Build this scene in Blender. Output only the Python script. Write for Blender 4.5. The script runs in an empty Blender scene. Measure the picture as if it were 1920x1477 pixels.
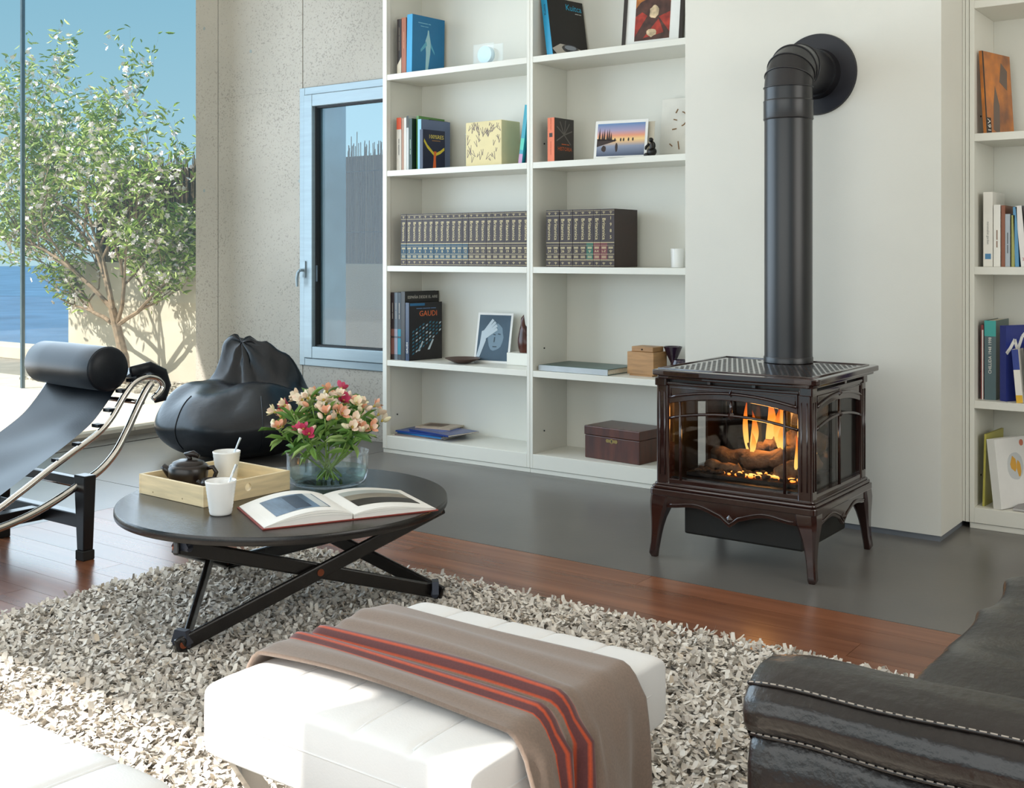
import bpy, bmesh, math, random
import numpy as np
from mathutils import Vector, Matrix, Euler

random.seed(7); np.random.seed(7)
S = bpy.context.scene
COL = S.collection
PI = math.pi
R = math.radians

# ------------------------------------------------------------------ camera
cam_d = bpy.data.cameras.new('camera'); cam = bpy.data.objects.new('camera', cam_d); COL.objects.link(cam)
cam.location = (0, 0, 1.10); cam.rotation_euler = (R(90), 0, R(36.0))
cam_d.sensor_fit = 'HORIZONTAL'; cam_d.sensor_width = 36; cam_d.lens = 36*2117/1920
cam_d.shift_y = -(738.5-475.7)/1920; cam_d.clip_start = .05; cam_d.clip_end = 6000
S.camera = cam

# ------------------------------------------------------------------ sky, sun, daylight, exposure
W = bpy.data.worlds.new('sky'); S.world = W; W.use_nodes = True
nt = W.node_tree; nt.nodes.clear()
tc = nt.nodes.new('ShaderNodeTexCoord'); sp = nt.nodes.new('ShaderNodeSeparateXYZ')
rp = nt.nodes.new('ShaderNodeValToRGB'); bg = nt.nodes.new('ShaderNodeBackground'); wo = nt.nodes.new('ShaderNodeOutputWorld')
nt.links.new(tc.outputs['Generated'], sp.inputs[0]); nt.links.new(sp.outputs['Z'], rp.inputs[0])
nt.links.new(rp.outputs[0], bg.inputs[0]); nt.links.new(bg.outputs[0], wo.inputs[0])
e = rp.color_ramp.elements
e[0].position = 0.0; e[0].color = (.52, .76, .84, 1)
e[1].position = 1.0; e[1].color = (.10, .34, .55, 1)
for p, c in ((.10, (.36, .62, .75)), (.25, (.25, .51, .67))):
    k = e.new(p); k.color = (*c, 1)
bg.inputs[1].default_value = 1.0

def lamp(name, typ, loc, rot, energy, color=(1, 1, 1), **kw):
    d = bpy.data.lights.new(name, typ); d.energy = energy; d.color = color
    for a, b in kw.items(): setattr(d, a, b)
    o = bpy.data.objects.new(name, d); COL.objects.link(o); o.location = loc; o.rotation_euler = rot
    return o
sund = Vector((.45, .85, -1.0))
sun = lamp('sun', 'SUN', (-8, -8, 12), sund.to_track_quat('-Z', 'Y').to_euler(), 8.5, (1, .95, .87), angle=R(.6))
# daylight entering by the room's own openings: the open west side, the glazed south side
lamp('daylight_west', 'AREA', (-5.8, 2.3, 1.65), (0, R(-90), 0), 132, (.70, .85, 1.0), shape='RECTANGLE', size=2.6, size_y=4.2)
lamp('daylight_south', 'AREA', (-1.8, -.52, 1.45), (R(90), 0, 0), 50, (1, .94, .86), shape='RECTANGLE', size=4.6, size_y=1.7)
lamp('ceiling_fill', 'AREA', (-1.8, 2.3, 3.15), (0, 0, 0), 12, (1, .93, .84), shape='RECTANGLE', size=5.5, size_y=3.6)  # added soft fill under the ceiling
lamp('daylight_east', 'AREA', (2.44, 2.6, 1.7), (0, R(90), 0), 54, (1, .92, .82), shape='RECTANGLE', size=1.9, size_y=2.6)
S.view_settings.view_transform = 'Standard'; S.view_settings.look = 'None'
S.view_settings.exposure = 0.0; S.view_settings.gamma = 1.0; S.view_settings.use_curve_mapping = False

# ------------------------------------------------------------------ materials
def lin(h):
    h = h.lstrip('#'); c = [int(h[i:i+2], 16)/255 for i in (0, 2, 4)]
    return tuple(x/12.92 if x <= .04045 else ((x+.055)/1.055)**2.4 for x in c)
MATS = {}
def mat(name, col, rough=.5, metal=0, var=.06, ns=6, bump=0, bs=60, spec=.5, coat=0, sheen=0, stretch=(1, 1, 1), col2=None, coords='Object'):
    if name in MATS: return MATS[name]
    m = bpy.data.materials.new(name); m.use_nodes = True; MATS[name] = m
    n = m.node_tree.nodes; l = m.node_tree.links; b = n['Principled BSDF']
    c = lin(col) if isinstance(col, str) else col
    b.inputs['Roughness'].default_value = rough; b.inputs['Metallic'].default_value = metal
    b.inputs['Specular IOR Level'].default_value = spec
    b.inputs['Coat Weight'].default_value = coat; b.inputs['Coat Roughness'].default_value = .08
    if sheen: b.inputs['Sheen Weight'].default_value = sheen
    t = n.new('ShaderNodeTexCoord'); mp = n.new('ShaderNodeMapping'); mp.inputs['Scale'].default_value = stretch
    l.new(t.outputs[coords], mp.inputs[0])
    nz = n.new('ShaderNodeTexNoise'); nz.inputs['Scale'].default_value = ns; nz.inputs['Detail'].default_value = 5
    l.new(mp.outputs[0], nz.inputs['Vector'])
    mx = n.new('ShaderNodeMix'); mx.data_type = 'RGBA'
    c2 = lin(col2) if col2 else tuple(min(1, x*(1+2*var)) for x in c)
    c1 = c if col2 else tuple(x*(1-2*var) for x in c)
    mr = n.new('ShaderNodeMapRange'); mr.inputs[1].default_value = .3; mr.inputs[2].default_value = .7
    l.new(nz.outputs[0], mr.inputs[0]); l.new(mr.outputs[0], mx.inputs[0])
    mx.inputs[6].default_value = (*c1, 1); mx.inputs[7].default_value = (*c2, 1)
    l.new(mx.outputs[2], b.inputs['Base Color'])
    if bump:
        n2 = n.new('ShaderNodeTexNoise'); n2.inputs['Scale'].default_value = bs; n2.inputs['Detail'].default_value = 4
        l.new(mp.outputs[0], n2.inputs['Vector'])
        bp = n.new('ShaderNodeBump'); bp.inputs['Strength'].default_value = bump; bp.inputs['Distance'].default_value = .01
        l.new(n2.outputs[0], bp.inputs['Height']); l.new(bp.outputs[0], b.inputs['Normal'])
    return m
def glass_mat(name, tint=(1, 1, 1), ior=1.45, gl=1.0):
    m = bpy.data.materials.new(name); m.use_nodes = True; MATS[name] = m
    n = m.node_tree.nodes; l = m.node_tree.links; n.clear()
    o = n.new('ShaderNodeOutputMaterial'); tr = n.new('ShaderNodeBsdfTransparent'); gs = n.new('ShaderNodeBsdfGlossy')
    lw = n.new('ShaderNodeLayerWeight'); pw_ = n.new('ShaderNodeMath'); pw_.operation = 'POWER'; pw_.inputs[1].default_value = 5   # Schlick reflectance
    ml = n.new('ShaderNodeMath'); ml.operation = 'MULTIPLY_ADD'; ml.inputs[1].default_value = .9*gl; ml.inputs[2].default_value = .035*gl
    mx = n.new('ShaderNodeMixShader'); tr.inputs[0].default_value = (*tint, 1); gs.inputs['Roughness'].default_value = .02
    l.new(lw.outputs['Facing'], pw_.inputs[0]); l.new(pw_.outputs[0], ml.inputs[0]); l.new(ml.outputs[0], mx.inputs[0]); l.new(tr.outputs[0], mx.inputs[1]); l.new(gs.outputs[0], mx.inputs[2]); l.new(mx.outputs[0], o.inputs[0])
    return m
def emit_mat(name, stops, strength, z0, z1):
    m = bpy.data.materials.new(name); m.use_nodes = True; MATS[name] = m
    n = m.node_tree.nodes; l = m.node_tree.links; n.clear()
    o = n.new('ShaderNodeOutputMaterial'); em = n.new('ShaderNodeEmission'); tr = n.new('ShaderNodeBsdfTransparent'); mx = n.new('ShaderNodeMixShader')
    t = n.new('ShaderNodeTexCoord'); s = n.new('ShaderNodeSeparateXYZ'); mr = n.new('ShaderNodeMapRange')
    mr.inputs[1].default_value = z0; mr.inputs[2].default_value = z1
    r = n.new('ShaderNodeValToRGB'); r.color_ramp.elements.remove(r.color_ramp.elements[0])
    els = r.color_ramp.elements
    for i, (p, c, a) in enumerate(stops):
        q = els[0] if i == 0 else els.new(p)
        q.position = p; q.color = (*c, a)
    l.new(t.outputs['Object'], s.inputs[0]); l.new(s.outputs['Z'], mr.inputs[0]); l.new(mr.outputs[0], r.inputs[0])
    l.new(r.outputs[0], em.inputs[0]); em.inputs[1].default_value = strength
    l.new(r.outputs[1], mx.inputs[0]); l.new(tr.outputs[0], mx.inputs[1]); l.new(em.outputs[0], mx.inputs[2]); l.new(mx.outputs[0], o.inputs[0])
    return m
def flat(hexc, rough=.5, **k): return mat('paint_'+hexc.strip('#')+('' if rough == .5 else '_%d' % int(rough*100)), hexc, rough, var=.03, **k)

plaster = mat('white_plaster', '#DDDBD2', .75, var=.015, ns=2, bump=.04, bs=220)
lacquer = mat('white_lacquer', '#E2E0D6', .38, var=.012, ns=2)
ceilm = mat('ceiling_white', '#E6E2DA', .8, var=.01)
wool = mat('felt_backing', '#C9C0B4', .95)
chrome = mat('polished_chrome', '#D6D3CE', .08, 1, var=.01)
steel = mat('brushed_aluminium', '#8D9CA3', .4, .3, var=.03, ns=4, stretch=(1, 1, 12))
darksteel = mat('dark_steel', '#2A2B2E', .4, .5)
blackwood = mat('black_stained_wood', '#1D1917', .22, var=.15, ns=5, stretch=(1, 14, 1), bump=.1, bs=30)
blackpaint = mat('black_steel_paint', '#131417', .3)
copper = mat('copper_bolt', '#8A4B32', .35, .6)
enamel = mat('brown_enamel', '#2C1612', .10, var=.06, spec=.65, coat=.6)
stovepipe = mat('black_stovepipe', '#17161A', .33, var=.05, spec=.6)
blackin = mat('firebox_black', '#0F0D0C', .35)
glass = glass_mat('clear_glass', (.97, .985, .985))
stoveglass = glass_mat('stove_glass', (.88, .87, .86), 1.45, .8)
whiteleather = mat('white_leather', '#ECEBEA', .42, var=.012, ns=5, bump=.05, bs=300)
blackleather = mat('black_leather', '#0A0F16', .34, var=.1, bump=.06, bs=240, spec=.28)  # slight blue in the base colour stands in for reflected sky
beanleather = mat('beanbag_leather', '#0A0E14', .32, var=.12, ns=4, bump=.14, bs=26, spec=.45)
brownleather = mat('espresso_leather', '#150F0D', .30, var=.15, ns=7, bump=.3, bs=70, spec=.45, coat=.3)
brownleather.node_tree.nodes['Principled BSDF'].inputs['Coat Roughness'].default_value = .3
thread = mat('pale_thread', '#A89E93', .8)
paper = mat('paper_white', '#EDEAE4', .7, var=.01)
pages = mat('page_edges', '#DDD3C0', .85, var=.05, ns=80, stretch=(40, 1, 1))
gold = mat('gilt_print', '#CDB98C', .4, .25)
porcelain = mat('white_porcelain', '#EEEDEA', .2, var=.01, spec=.6)
silver = mat('teaspoon_silver', '#C9D2DC', .15, .9)
teapotm = mat('brown_stoneware', '#1E1613', .28, var=.1)
birch = mat('birch_plywood', '#E2CDA4', .45, var=.08, ns=3, stretch=(2, 2, 18))
leafm = [mat('leaf_green_%d' % i, c, .5, var=.15, ns=20) for i, c in enumerate(('#5F8A3A', '#7FA552', '#4C7430', '#9DB871'))]
stemm = mat('flower_stem', '#7E9E4A', .5)
petalm = [mat('petal_%d' % i, c, .55, var=.08, ns=30) for i, c in enumerate(('#F1E4CF', '#F3D7C0', '#E9A988', '#C23D63', '#EFE6C0'))]

# ------------------------------------------------------------------ mesh helpers
class MB:
    def __init__(s): s.v = []; s.f = []; s.m = []; s.uv = None
    def add(s, vs, fs, mi=0):
        o = len(s.v); s.v += [tuple(p) for p in vs]; s.f += [tuple(i+o for i in q) for q in fs]; s.m += [mi]*len(fs); return s
    def box(s, x0, x1, y0, y1, z0, z1, mi=0):
        v = [(x, y, z) for x in (x0, x1) for y in (y0, y1) for z in (z0, z1)]
        return s.add(v, [(0, 1, 3, 2), (4, 6, 7, 5), (0, 4, 5, 1), (2, 3, 7, 6), (0, 2, 6, 4), (1, 5, 7, 3)], mi)
    def bar(s, p0, p1, w, h, up=(0, 0, 1), mi=0):
        p0 = Vector(p0); p1 = Vector(p1); d = (p1-p0).normalized(); a = d.cross(Vector(up))
        if a.length < 1e-4: a = d.cross(Vector((1, 0, 0)))
        a.normalize(); b = a.cross(d).normalized(); a *= w/2; b *= h/2
        v = [p+i*a+j*b for p in (p0, p1) for i in (-1, 1) for j in (-1, 1)]
        return s.add(v, [(0, 1, 3, 2), (4, 6, 7, 5), (0, 4, 5, 1), (2, 3, 7, 6), (0, 2, 6, 4), (1, 5, 7, 3)], mi)
    def tube(s, pts, r, n=10, closed=False, mi=0, flat=1.0):
        P = [Vector(p) for p in pts]; N = len(P)
        rr = r if hasattr(r, '__len__') else [r]*N
        T = []
        for i in range(N):
            a = P[(i-1) % N] if closed or i > 0 else P[0]; b = P[(i+1) % N] if closed or i < N-1 else P[-1]
            t = b-a; T.append(t.normalized() if t.length > 1e-9 else Vector((0, 0, 1)))
        u = T[0].cross(Vector((0, 0, 1)));
        if u.length < 1e-3: u = T[0].cross(Vector((1, 0, 0)))
        u.normalize(); V = []
        for i in range(N):
            u = (u-T[i]*u.dot(T[i])); u.normalize(); w = T[i].cross(u)
            for k in range(n):
                a = 2*PI*k/n; V.append(P[i]+rr[i]*(math.cos(a)*u+math.sin(a)*w*flat))
        Fc = []
        for i in range(N if closed else N-1):
            j = (i+1) % N
            for k in range(n): Fc.append((i*n+k, i*n+(k+1) % n, j*n+(k+1) % n, j*n+k))
        if not closed: Fc += [tuple(range(n-1, -1, -1)), tuple((N-1)*n+k for k in range(n))]
        return s.add(V, Fc, mi)
    def lathe(s, prof, n=32, c=(0, 0, 0), mi=0, sx=1, sy=1, cap=True):
        V = []; N = len(prof)
        for r, z in prof:
            for k in range(n):
                a = 2*PI*k/n; V.append((c[0]+r*sx*math.cos(a), c[1]+r*sy*math.sin(a), c[2]+z))
        Fc = [(i*n+k, i*n+(k+1) % n, (i+1)*n+(k+1) % n, (i+1)*n+k) for i in range(N-1) for k in range(n)]
        if cap: Fc += [tuple(range(n-1, -1, -1)), tuple((N-1)*n+k for k in range(n))]
        return s.add(V, Fc, mi)
    def cyl(s, p0, p1, r, n=16, mi=0): return s.tube([p0, p1], r, n, mi=mi)
    def prism(s, poly, o, u, v, d, mi=0):          # polygon in the u,v plane at o, thickened by vector d
        o, u, v, d = map(Vector, (o, u, v, d)); n = len(poly)
        A = [o+u*x+v*y for x, y in poly]; B = [p+d for p in A]
        return s.add(A+B, [tuple(range(n-1, -1, -1)), tuple(range(n, 2*n))]+[(i, (i+1) % n, n+(i+1) % n, n+i) for i in range(n)], mi)
    def grid(s, fn, nu, nv, cu=False, cv=False, mi=0):
        V = [fn(i/(nu if cu else nu-1), j/(nv if cv else nv-1)) for i in range(nu) for j in range(nv)]
        Fc = [(i*nv+j, ((i+1) % nu)*nv+j, ((i+1) % nu)*nv+(j+1) % nv, i*nv+(j+1) % nv) for i in range(nu if cu else nu-1) for j in range(nv if cv else nv-1)]
        return s.add(V, Fc, mi)
    def sphere(s, c, r, nu=10, nv=14, sc=(1, 1, 1), mi=0):
        p = [(math.sin(PI*i/nu)*r, -math.cos(PI*i/nu)*r) for i in range(nu+1)]; p[0] = (1e-5, -r); p[-1] = (1e-5, r)
        V = []; 
        for a, z in p:
            for k in range(nv): V.append((c[0]+a*sc[0]*math.cos(2*PI*k/nv), c[1]+a*sc[1]*math.sin(2*PI*k/nv), c[2]+z*sc[2]))
        return s.add(V, [(i*nv+k, i*nv+(k+1) % nv, (i+1)*nv+(k+1) % nv, (i+1)*nv+k) for i in range(nu) for k in range(nv)], mi)
    def mesh(s, name, mats, smooth=False):
        me = bpy.data.meshes.new(name); me.from_pydata(s.v, [], s.f)
        for m in (mats if isinstance(mats, (list, tuple)) else [mats]): me.materials.append(m)
        if any(s.m): me.polygons.foreach_set('material_index', s.m)
        if smooth: me.polygons.foreach_set('use_smooth', [True]*len(s.f))
        bm = bmesh.new(); bm.from_mesh(me); bmesh.ops.recalc_face_normals(bm, faces=bm.faces); bm.to_mesh(me); bm.free()
        me.update(); return me

def link(o, parent=None):
    COL.objects.link(o)
    if parent is not None: o.parent = parent
    return o
def tag(o, label=None, cat=None, group=None, kind=None):
    for k, v in (('label', label), ('category', cat), ('group', group), ('kind', kind)):
        if v: o[k] = v
    return o
def thing(name, label, cat, loc=(0, 0, 0), rot=(0, 0, 0), group=None):
    o = bpy.data.objects.new(name, None); o.empty_display_size = .05; o.location = loc
    o.rotation_euler = rot if hasattr(rot, '__len__') else (0, 0, rot)
    return tag(link(o), label, cat, group)
def fin(o, smooth=False, bevel=0, seg=2, sub=0, angle=None):
    if bevel:
        m = o.modifiers.new('bevel', 'BEVEL'); m.width = bevel; m.segments = seg; m.limit_method = 'ANGLE'; m.angle_limit = R(40)
    if sub:
        m = o.modifiers.new('subd', 'SUBSURF'); m.levels = sub; m.render_levels = sub
    if angle is not None and smooth:
        try: o.data.set_sharp_from_angle(angle=R(angle))
        except Exception: pass
    return o
def part(name, mb, mats, parent=None, world=False, smooth=False, bevel=0, label=None, angle=None, loc=None, rot=None, sub=0, seg=2):
    me = mb if isinstance(mb, bpy.types.Mesh) else None
    if me is None:
        if world and parent is not None:
            L = parent.location; mb.v = [(p[0]-L.x, p[1]-L.y, p[2]-L.z) for p in mb.v]
        me = mb.mesh(name, mats, smooth)
    o = link(bpy.data.objects.new(name, me), parent)
    if loc is not None: o.location = loc
    if rot is not None: o.rotation_euler = rot
    if label: o['label'] = label
    return fin(o, smooth, bevel, seg, sub, angle)
def single(name, mb, mats, label, cat, group=None, kind=None, **k):
    return tag(part(name, mb, mats, **k), label, cat, group, kind)
def struct(name, mb, mats, parent=None, **k):
    o = part(name, mb, mats, parent, **k)
    if parent is None: o['kind'] = 'structure'
    return o
_txt = {}
def text_mesh(s, size, ext=.0002, align='CENTER', shear=0):
    k = (s, size, align, ext)
    if k not in _txt:
        c = bpy.data.curves.new('txt', 'FONT'); c.body = s; c.size = size; c.extrude = ext; c.align_x = align; c.align_y = 'CENTER'; c.resolution_u = 2; c.shear = shear
        o = bpy.data.objects.new('txt', c); COL.objects.link(o); dg = bpy.context.evaluated_depsgraph_get()
        me = bpy.data.meshes.new_from_object(o.evaluated_get(dg)); bpy.data.objects.remove(o); bpy.data.curves.remove(c); _txt[k] = me
    return _txt[k]
def lettering(parent, s, size, o, u, v, m, name='lettering', align='CENTER'):
    me = text_mesh(s, size, align=align).copy(); me.materials.clear(); me.materials.append(m)
    ob = link(bpy.data.objects.new(name, me), parent)
    u = Vector(u).normalized(); v = Vector(v).normalized(); w = u.cross(v)
    M = Matrix((u, v, w)).transposed().to_4x4(); M.translation = Vector(o); ob.matrix_local = M
    return ob

# ------------------------------------------------------------------ special materials
def concrete_mat(name, c1, c2, pits=.5, rough=.85, big=1.2):
    m = mat(name, c1, rough, col2=c2, ns=big, bump=.12, bs=90)
    n = m.node_tree.nodes; l = m.node_tree.links; b = n['Principled BSDF']
    src = b.inputs['Base Color'].links[0].from_socket
    t = [x for x in n if x.type == 'TEX_COORD'][0]
    nz = n.new('ShaderNodeTexNoise'); nz.inputs['Scale'].default_value = 95; nz.inputs['Detail'].default_value = 3
    l.new(t.outputs['Object'], nz.inputs['Vector'])
    big_ = n.new('ShaderNodeTexNoise'); big_.inputs['Scale'].default_value = 1.6; l.new(t.outputs['Object'], big_.inputs['Vector'])
    ad = n.new('ShaderNodeMath'); ad.operation = 'MULTIPLY_ADD'; ad.inputs[1].default_value = .25; l.new(big_.outputs[0], ad.inputs[0]); l.new(nz.outputs[0], ad.inputs[2])
    mr = n.new('ShaderNodeMapRange'); mr.inputs[1].default_value = .70; mr.inputs[2].default_value = .80; l.new(ad.outputs[0], mr.inputs[0])
    ml = n.new('ShaderNodeMath'); ml.operation = 'MULTIPLY'; ml.inputs[1].default_value = pits; l.new(mr.outputs[0], ml.inputs[0])
    mx = n.new('ShaderNodeMix'); mx.data_type = 'RGBA'; l.new(ml.outputs[0], mx.inputs[0]); l.new(src, mx.inputs[6])
    mx.inputs[7].default_value = (*[x*.35 for x in lin(c1)], 1); l.new(mx.outputs[2], b.inputs['Base Color'])
    return m
concrete = concrete_mat('pitted_concrete', '#9C978D', '#B0AAA0', .45)
floorcon = mat('polished_concrete', '#5E5B58', .30, col2='#6E6A65', ns=1.7, bump=.02, bs=40, spec=.5)
terracem = mat('terrace_paving', '#C9C0B0', .8, col2='#DAD2C4', ns=3)
renderm = mat('garden_wall_render', '#C2B5A2', .9, col2='#CFC4B2', ns=2.5, bump=.1, bs=120)
def wood_mat():
    m = mat('jatoba_plank', '#6E4530', .24, col2='#8C5A40', ns=2.2, stretch=(.55, 9, 1), spec=.5)
    n = m.node_tree.nodes; l = m.node_tree.links; b = n['Principled BSDF']
    src = b.inputs['Base Color'].links[0].from_socket
    oi = n.new('ShaderNodeObjectInfo'); hs = n.new('ShaderNodeHueSaturation')
    mr = n.new('ShaderNodeMapRange'); mr.inputs[3].default_value = .86; mr.inputs[4].default_value = 1.08
    l.new(oi.outputs['Random'], mr.inputs[0]); l.new(mr.outputs[0], hs.inputs['Value']); l.new(src, hs.inputs['Color']); l.new(hs.outputs[0], b.inputs['Base Color'])
    ad = n.new('ShaderNodeVectorMath'); ad.operation = 'ADD'
    mp = [x for x in n if x.type == 'MAPPING'][0]; tcn = [x for x in n if x.type == 'TEX_COORD'][0]
    sc = n.new('ShaderNodeMath'); sc.operation = 'MULTIPLY'; sc.inputs[1].default_value = 37; l.new(oi.outputs['Random'], sc.inputs[0])
    l.new(tcn.outputs['Object'], ad.inputs[0]); l.new(sc.outputs[0], ad.inputs[1]); l.new(ad.outputs[0], mp.inputs[0])
    return m
woodfloor = wood_mat()
def island_mat(name, stops, rough=.9, transl=0):
    m = bpy.data.materials.new(name); m.use_nodes = True; n = m.node_tree.nodes; l = m.node_tree.links; b = n['Principled BSDF']
    g = n.new('ShaderNodeNewGeometry'); r = n.new('ShaderNodeValToRGB'); els = r.color_ramp.elements
    els[0].position, els[-1].position = stops[0][0], stops[-1][0]; els[0].color = (*lin(stops[0][1]), 1); els[-1].color = (*lin(stops[-1][1]), 1)
    for p, c in stops[1:-1]: els.new(p).color = (*lin(c), 1)
    l.new(g.outputs['Random Per Island'], r.inputs[0]); l.new(r.outputs[0], b.inputs['Base Color']); b.inputs['Roughness'].default_value = rough
    return m
feltm = island_mat('felt_chips', [(0, '#ABA39A'), (.3, '#D0C8BE'), (.65, '#E2DBD1'), (.9, '#EFEAE1'), (1, '#D3C2AC')])
reedm = island_mat('dry_reeds', [(0, '#4C3D30'), (.5, '#7B6750'), (1, '#A68F70')])
gravelm = island_mat('garden_gravel', [(0, '#6E665C'), (.5, '#9D9486'), (1, '#C9C0B2')])
treeleaf = island_mat('almond_leaf', [(0, '#6F8B32'), (.5, '#9CB254'), (1, '#CBD68E')], .5)
blossom = island_mat('almond_blossom', [(0, '#F4EFEA'), (1, '#E9D8D6')], .6)
bark = mat('tree_bark', '#8A7560', .9, var=.2, ns=20)

# ------------------------------------------------------------------ floor
fl = struct('floor', MB().box(-5.88, 2.5, -.6, 5.09, -.12, -.02), mat('floor_screed', '#2A2826', .9))
def slab(x0, x1, y0, y1): part('concrete_slab', MB().box(x0+.0025, x1-.0025, y0+.0025, y1-.0025, -.02, 0), floorcon, fl)
for x0, x1 in ((-5.69, -4.276),):
    for y0, y1 in ((-.6, 1.2), (1.2, 3.265), (3.265, 5.0)): slab(x0, x1, y0, y1)
slab(-5.88, -5.71, -.6, 5.0); slab(-4.276, 2.5, 3.40, 5.09)
pw = .1212
proto = {}
for r_ in range(33):
    x = -4.276 - (0 if r_ % 3 == 0 else (.9 if r_ % 3 == 1 else 1.6)); y = 3.40-(r_+1)*pw
    while x < 2.5:
        x0 = max(x, -4.276); x1 = min(x+2.4, 2.5); x += 2.4
        if x1-x0 < .05: continue
        Ln = round(x1-x0, 3)
        if Ln not in proto: proto[Ln] = MB().box(0, Ln-.0012, 0, pw-.0012, -.02, 0).mesh('plank', woodfloor)
        part('plank', proto[Ln], None, fl, loc=(x0, y, 0))
struct('trim_1', MB().box(-5.71, -5.69, -.6, 4.88, -.02, -.004), darksteel)   # sliding door track

# ------------------------------------------------------------------ walls
WY = 4.88
wb = struct('wall_back', MB().box(-6.16, -4.27, WY+.03, 5.13, 2.14, 3.2).box(-6.16, -5.17, WY+.03, 5.13, 0, 2.14).box(-5.17, -4.27, WY+.03, 5.13, 0, .395), concrete)
for (x0, x1, z0, z1) in ((-6.168, -5.943, 0, 3.2), (-5.937, -5.145, 0, .413), (-5.937, -5.160, .413, 2.122), (-5.937, -5.145, 2.122, 3.2), (-5.140, -4.268, 0, .413), (-5.140, -4.268, 2.122, 3.2)):
    part('concrete_panel', MB().box(x0, x1, WY, WY+.03, z0, z1), concrete, wb, bevel=.0015, seg=1)
part('joint_sealant', MB().box(-5.943, -5.937, WY+.006, WY+.03, 0, 3.2), mat('grey_sealant', '#B9C3C6', .6), wb)
th = MB()
for x, z in ((-6.08, 2.60), (-6.08, 1.52), (-5.05, 2.75), (-5.17, 1.55), (-5.62, 2.4)): th.cyl((x, WY-.0006, z), (x, WY+.003, z), .011, 14)
part('tie_hole', th, mat('tie_hole_plug', '#8F9A9A', .8), wb)
struct('wall_plaster', MB().box(-4.27, 2.5, 5.09, 5.25, 0, 3.2), plaster)
ch = struct('wall_chimney', MB().box(-2.293, -1.207, 4.447, 5.09, .022, 3.2), plaster)
struct('baseboard_chimney', MB().box(-2.29, -1.212, 4.452, 5.0, 0, .0218), mat('skirting_grey', '#6C7076', .5))
struct('wall_right', MB().box(2.5, 2.65, -.7, 1.3, 0, 3.2).box(2.5, 2.65, 3.9, 5.25, 0, 3.2).box(2.5, 2.65, 1.3, 3.9, 0, .7).box(2.5, 2.65, 1.3, 3.9, 2.7, 3.2), plaster)
struct('ceiling', MB().box(-7.39, 2.65, -.7, 5.25, 3.2, 3.4), ceilm)
# glazed south side behind the camera: header and posts
hd = struct('wall_front', MB().box(-7.3, 2.5, -.70, -.60, 2.76, 3.2), plaster)
for x0, x1 in ((-2.20, -1.985), (-6.0, -5.9), (.62, .74), (2.4, 2.5)): part('window_post', MB().box(x0, x1, -.70, -.60, 0, 2.76), plaster, hd)

# window in the concrete wall
w1 = tag(thing('window_1', None, None, (-5.158, WY, .415)), kind='structure')
def ringframe(x0, x1, z0, z1, t, y0, y1):
    return MB().box(x0, x0+t, y0, y1, z0, z1).box(x1-t, x1, y0, y1, z0, z1).box(x0+t, x1-t, y0, y1, z0, z0+t).box(x0+t, x1-t, y0, y1, z1-t, z1)
part('outer_frame', ringframe(-5.158, -4.268, .415, 2.12, .045, WY-.012, WY+.06), steel, w1, world=True, bevel=.003)
part('sash', ringframe(-5.1105, -4.315, .4625, 2.0725, .072, WY-.024, WY+.05), steel, w1, world=True, bevel=.004)
part('gasket', ringframe(-5.040, -4.386, .533, 2.002, .012, WY+.005, WY+.04), mat('black_gasket', '#17181A', .6), w1, world=True)
part('pane', MB().box(-5.03, -4.397, WY+.024, WY+.032, .54, 1.995), glass, w1, world=True)
part('reveal_lining', MB().box(-5.045, -5.030, WY+.06, WY+.262, .415, 2.12).box(-5.03, -4.27, WY+.06, WY+.262, .415, .43), mat('blue_grey_sheet', '#8FB4C6', .35, .3), w1, world=True)
hn = MB().box(-5.118, -5.088, WY-.034, WY-.024, .955, 1.055).cyl((-5.103, WY-.034, 1.0), (-5.103, WY-.064, 1.0), .009)
hn.tube([(-5.103, WY-.062, 1.0), (-5.116, WY-.066, .985), (-5.124, WY-.066, .95), (-5.124, WY-.064, .90)], [.009, .010, .010, .008], 10)
part('handle', hn, steel, w1, world=True, smooth=True, angle=40, label='brushed metal window handle')
part('lock_plate', MB().box(-5.036, -5.022, WY+.004, WY+.012, .93, 1.03), mat('lock_grey', '#5E6B75', .4, .4), w1, world=True, bevel=.003)

# frameless glass screen on the terrace, in line with the concrete wall
w2 = tag(thing('window_2', None, None, (-8.28, WY+.01, .05)), kind='structure')
for x0, x1 in ((-8.268, -6.172), (-11.2, -8.292)): part('pane', MB().box(x0, x1, WY+.004, WY+.016, .052, 3.19), glass, w2, world=True)
part('joint_strip', MB().box(-8.291, -8.269, WY-.004, WY+.024, .052, 3.19), mat('joint_dark', '#5C6F7A', .4, .3), w2, world=True)

# ------------------------------------------------------------------ outdoors
terr = struct('terrace', MB().box(-30, -5.88, -6, 6.6, -.10, .03).box(-5.88, -4.0, 5.14, 6.6, -.1, .03), mat('terrace_bed', '#8C857A', .9))
tp = {}
for i in range(-12, 9):
    for j in range(12):
        x1 = -5.88-j*.8; y0 = .6+i*.6
        if y0 > 5.0: continue
        k = 's'
        if k not in tp: tp[k] = MB().box(-.797, 0, .003, .597, .03, .05).mesh('paving_slab', terracem)
        if y0 > -3 and x1 > -14: part('paving_slab', tp[k], None, terr, loc=(x1, y0, 0))
gw = thing('garden_wall', 'low beige rendered wall carrying the reed fence behind the tree', 'wall', (-7, 5.8, .03))
part('wall', MB().box(-9.09, -2.6, 5.8, 6.0, .03, 1.03), renderm, gw, world=True, bevel=.006)
single('terrace_kerb', MB().box(-20, -9.3, 6.3, 6.6, .03, .16), renderm, 'pale stone kerb along the far terrace edge', 'kerb', bevel=.01)
rf = thing('reed_fence', 'brown dried reed fence standing on the low garden wall', 'fence', (-7, 5.84, 1.03))
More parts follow.
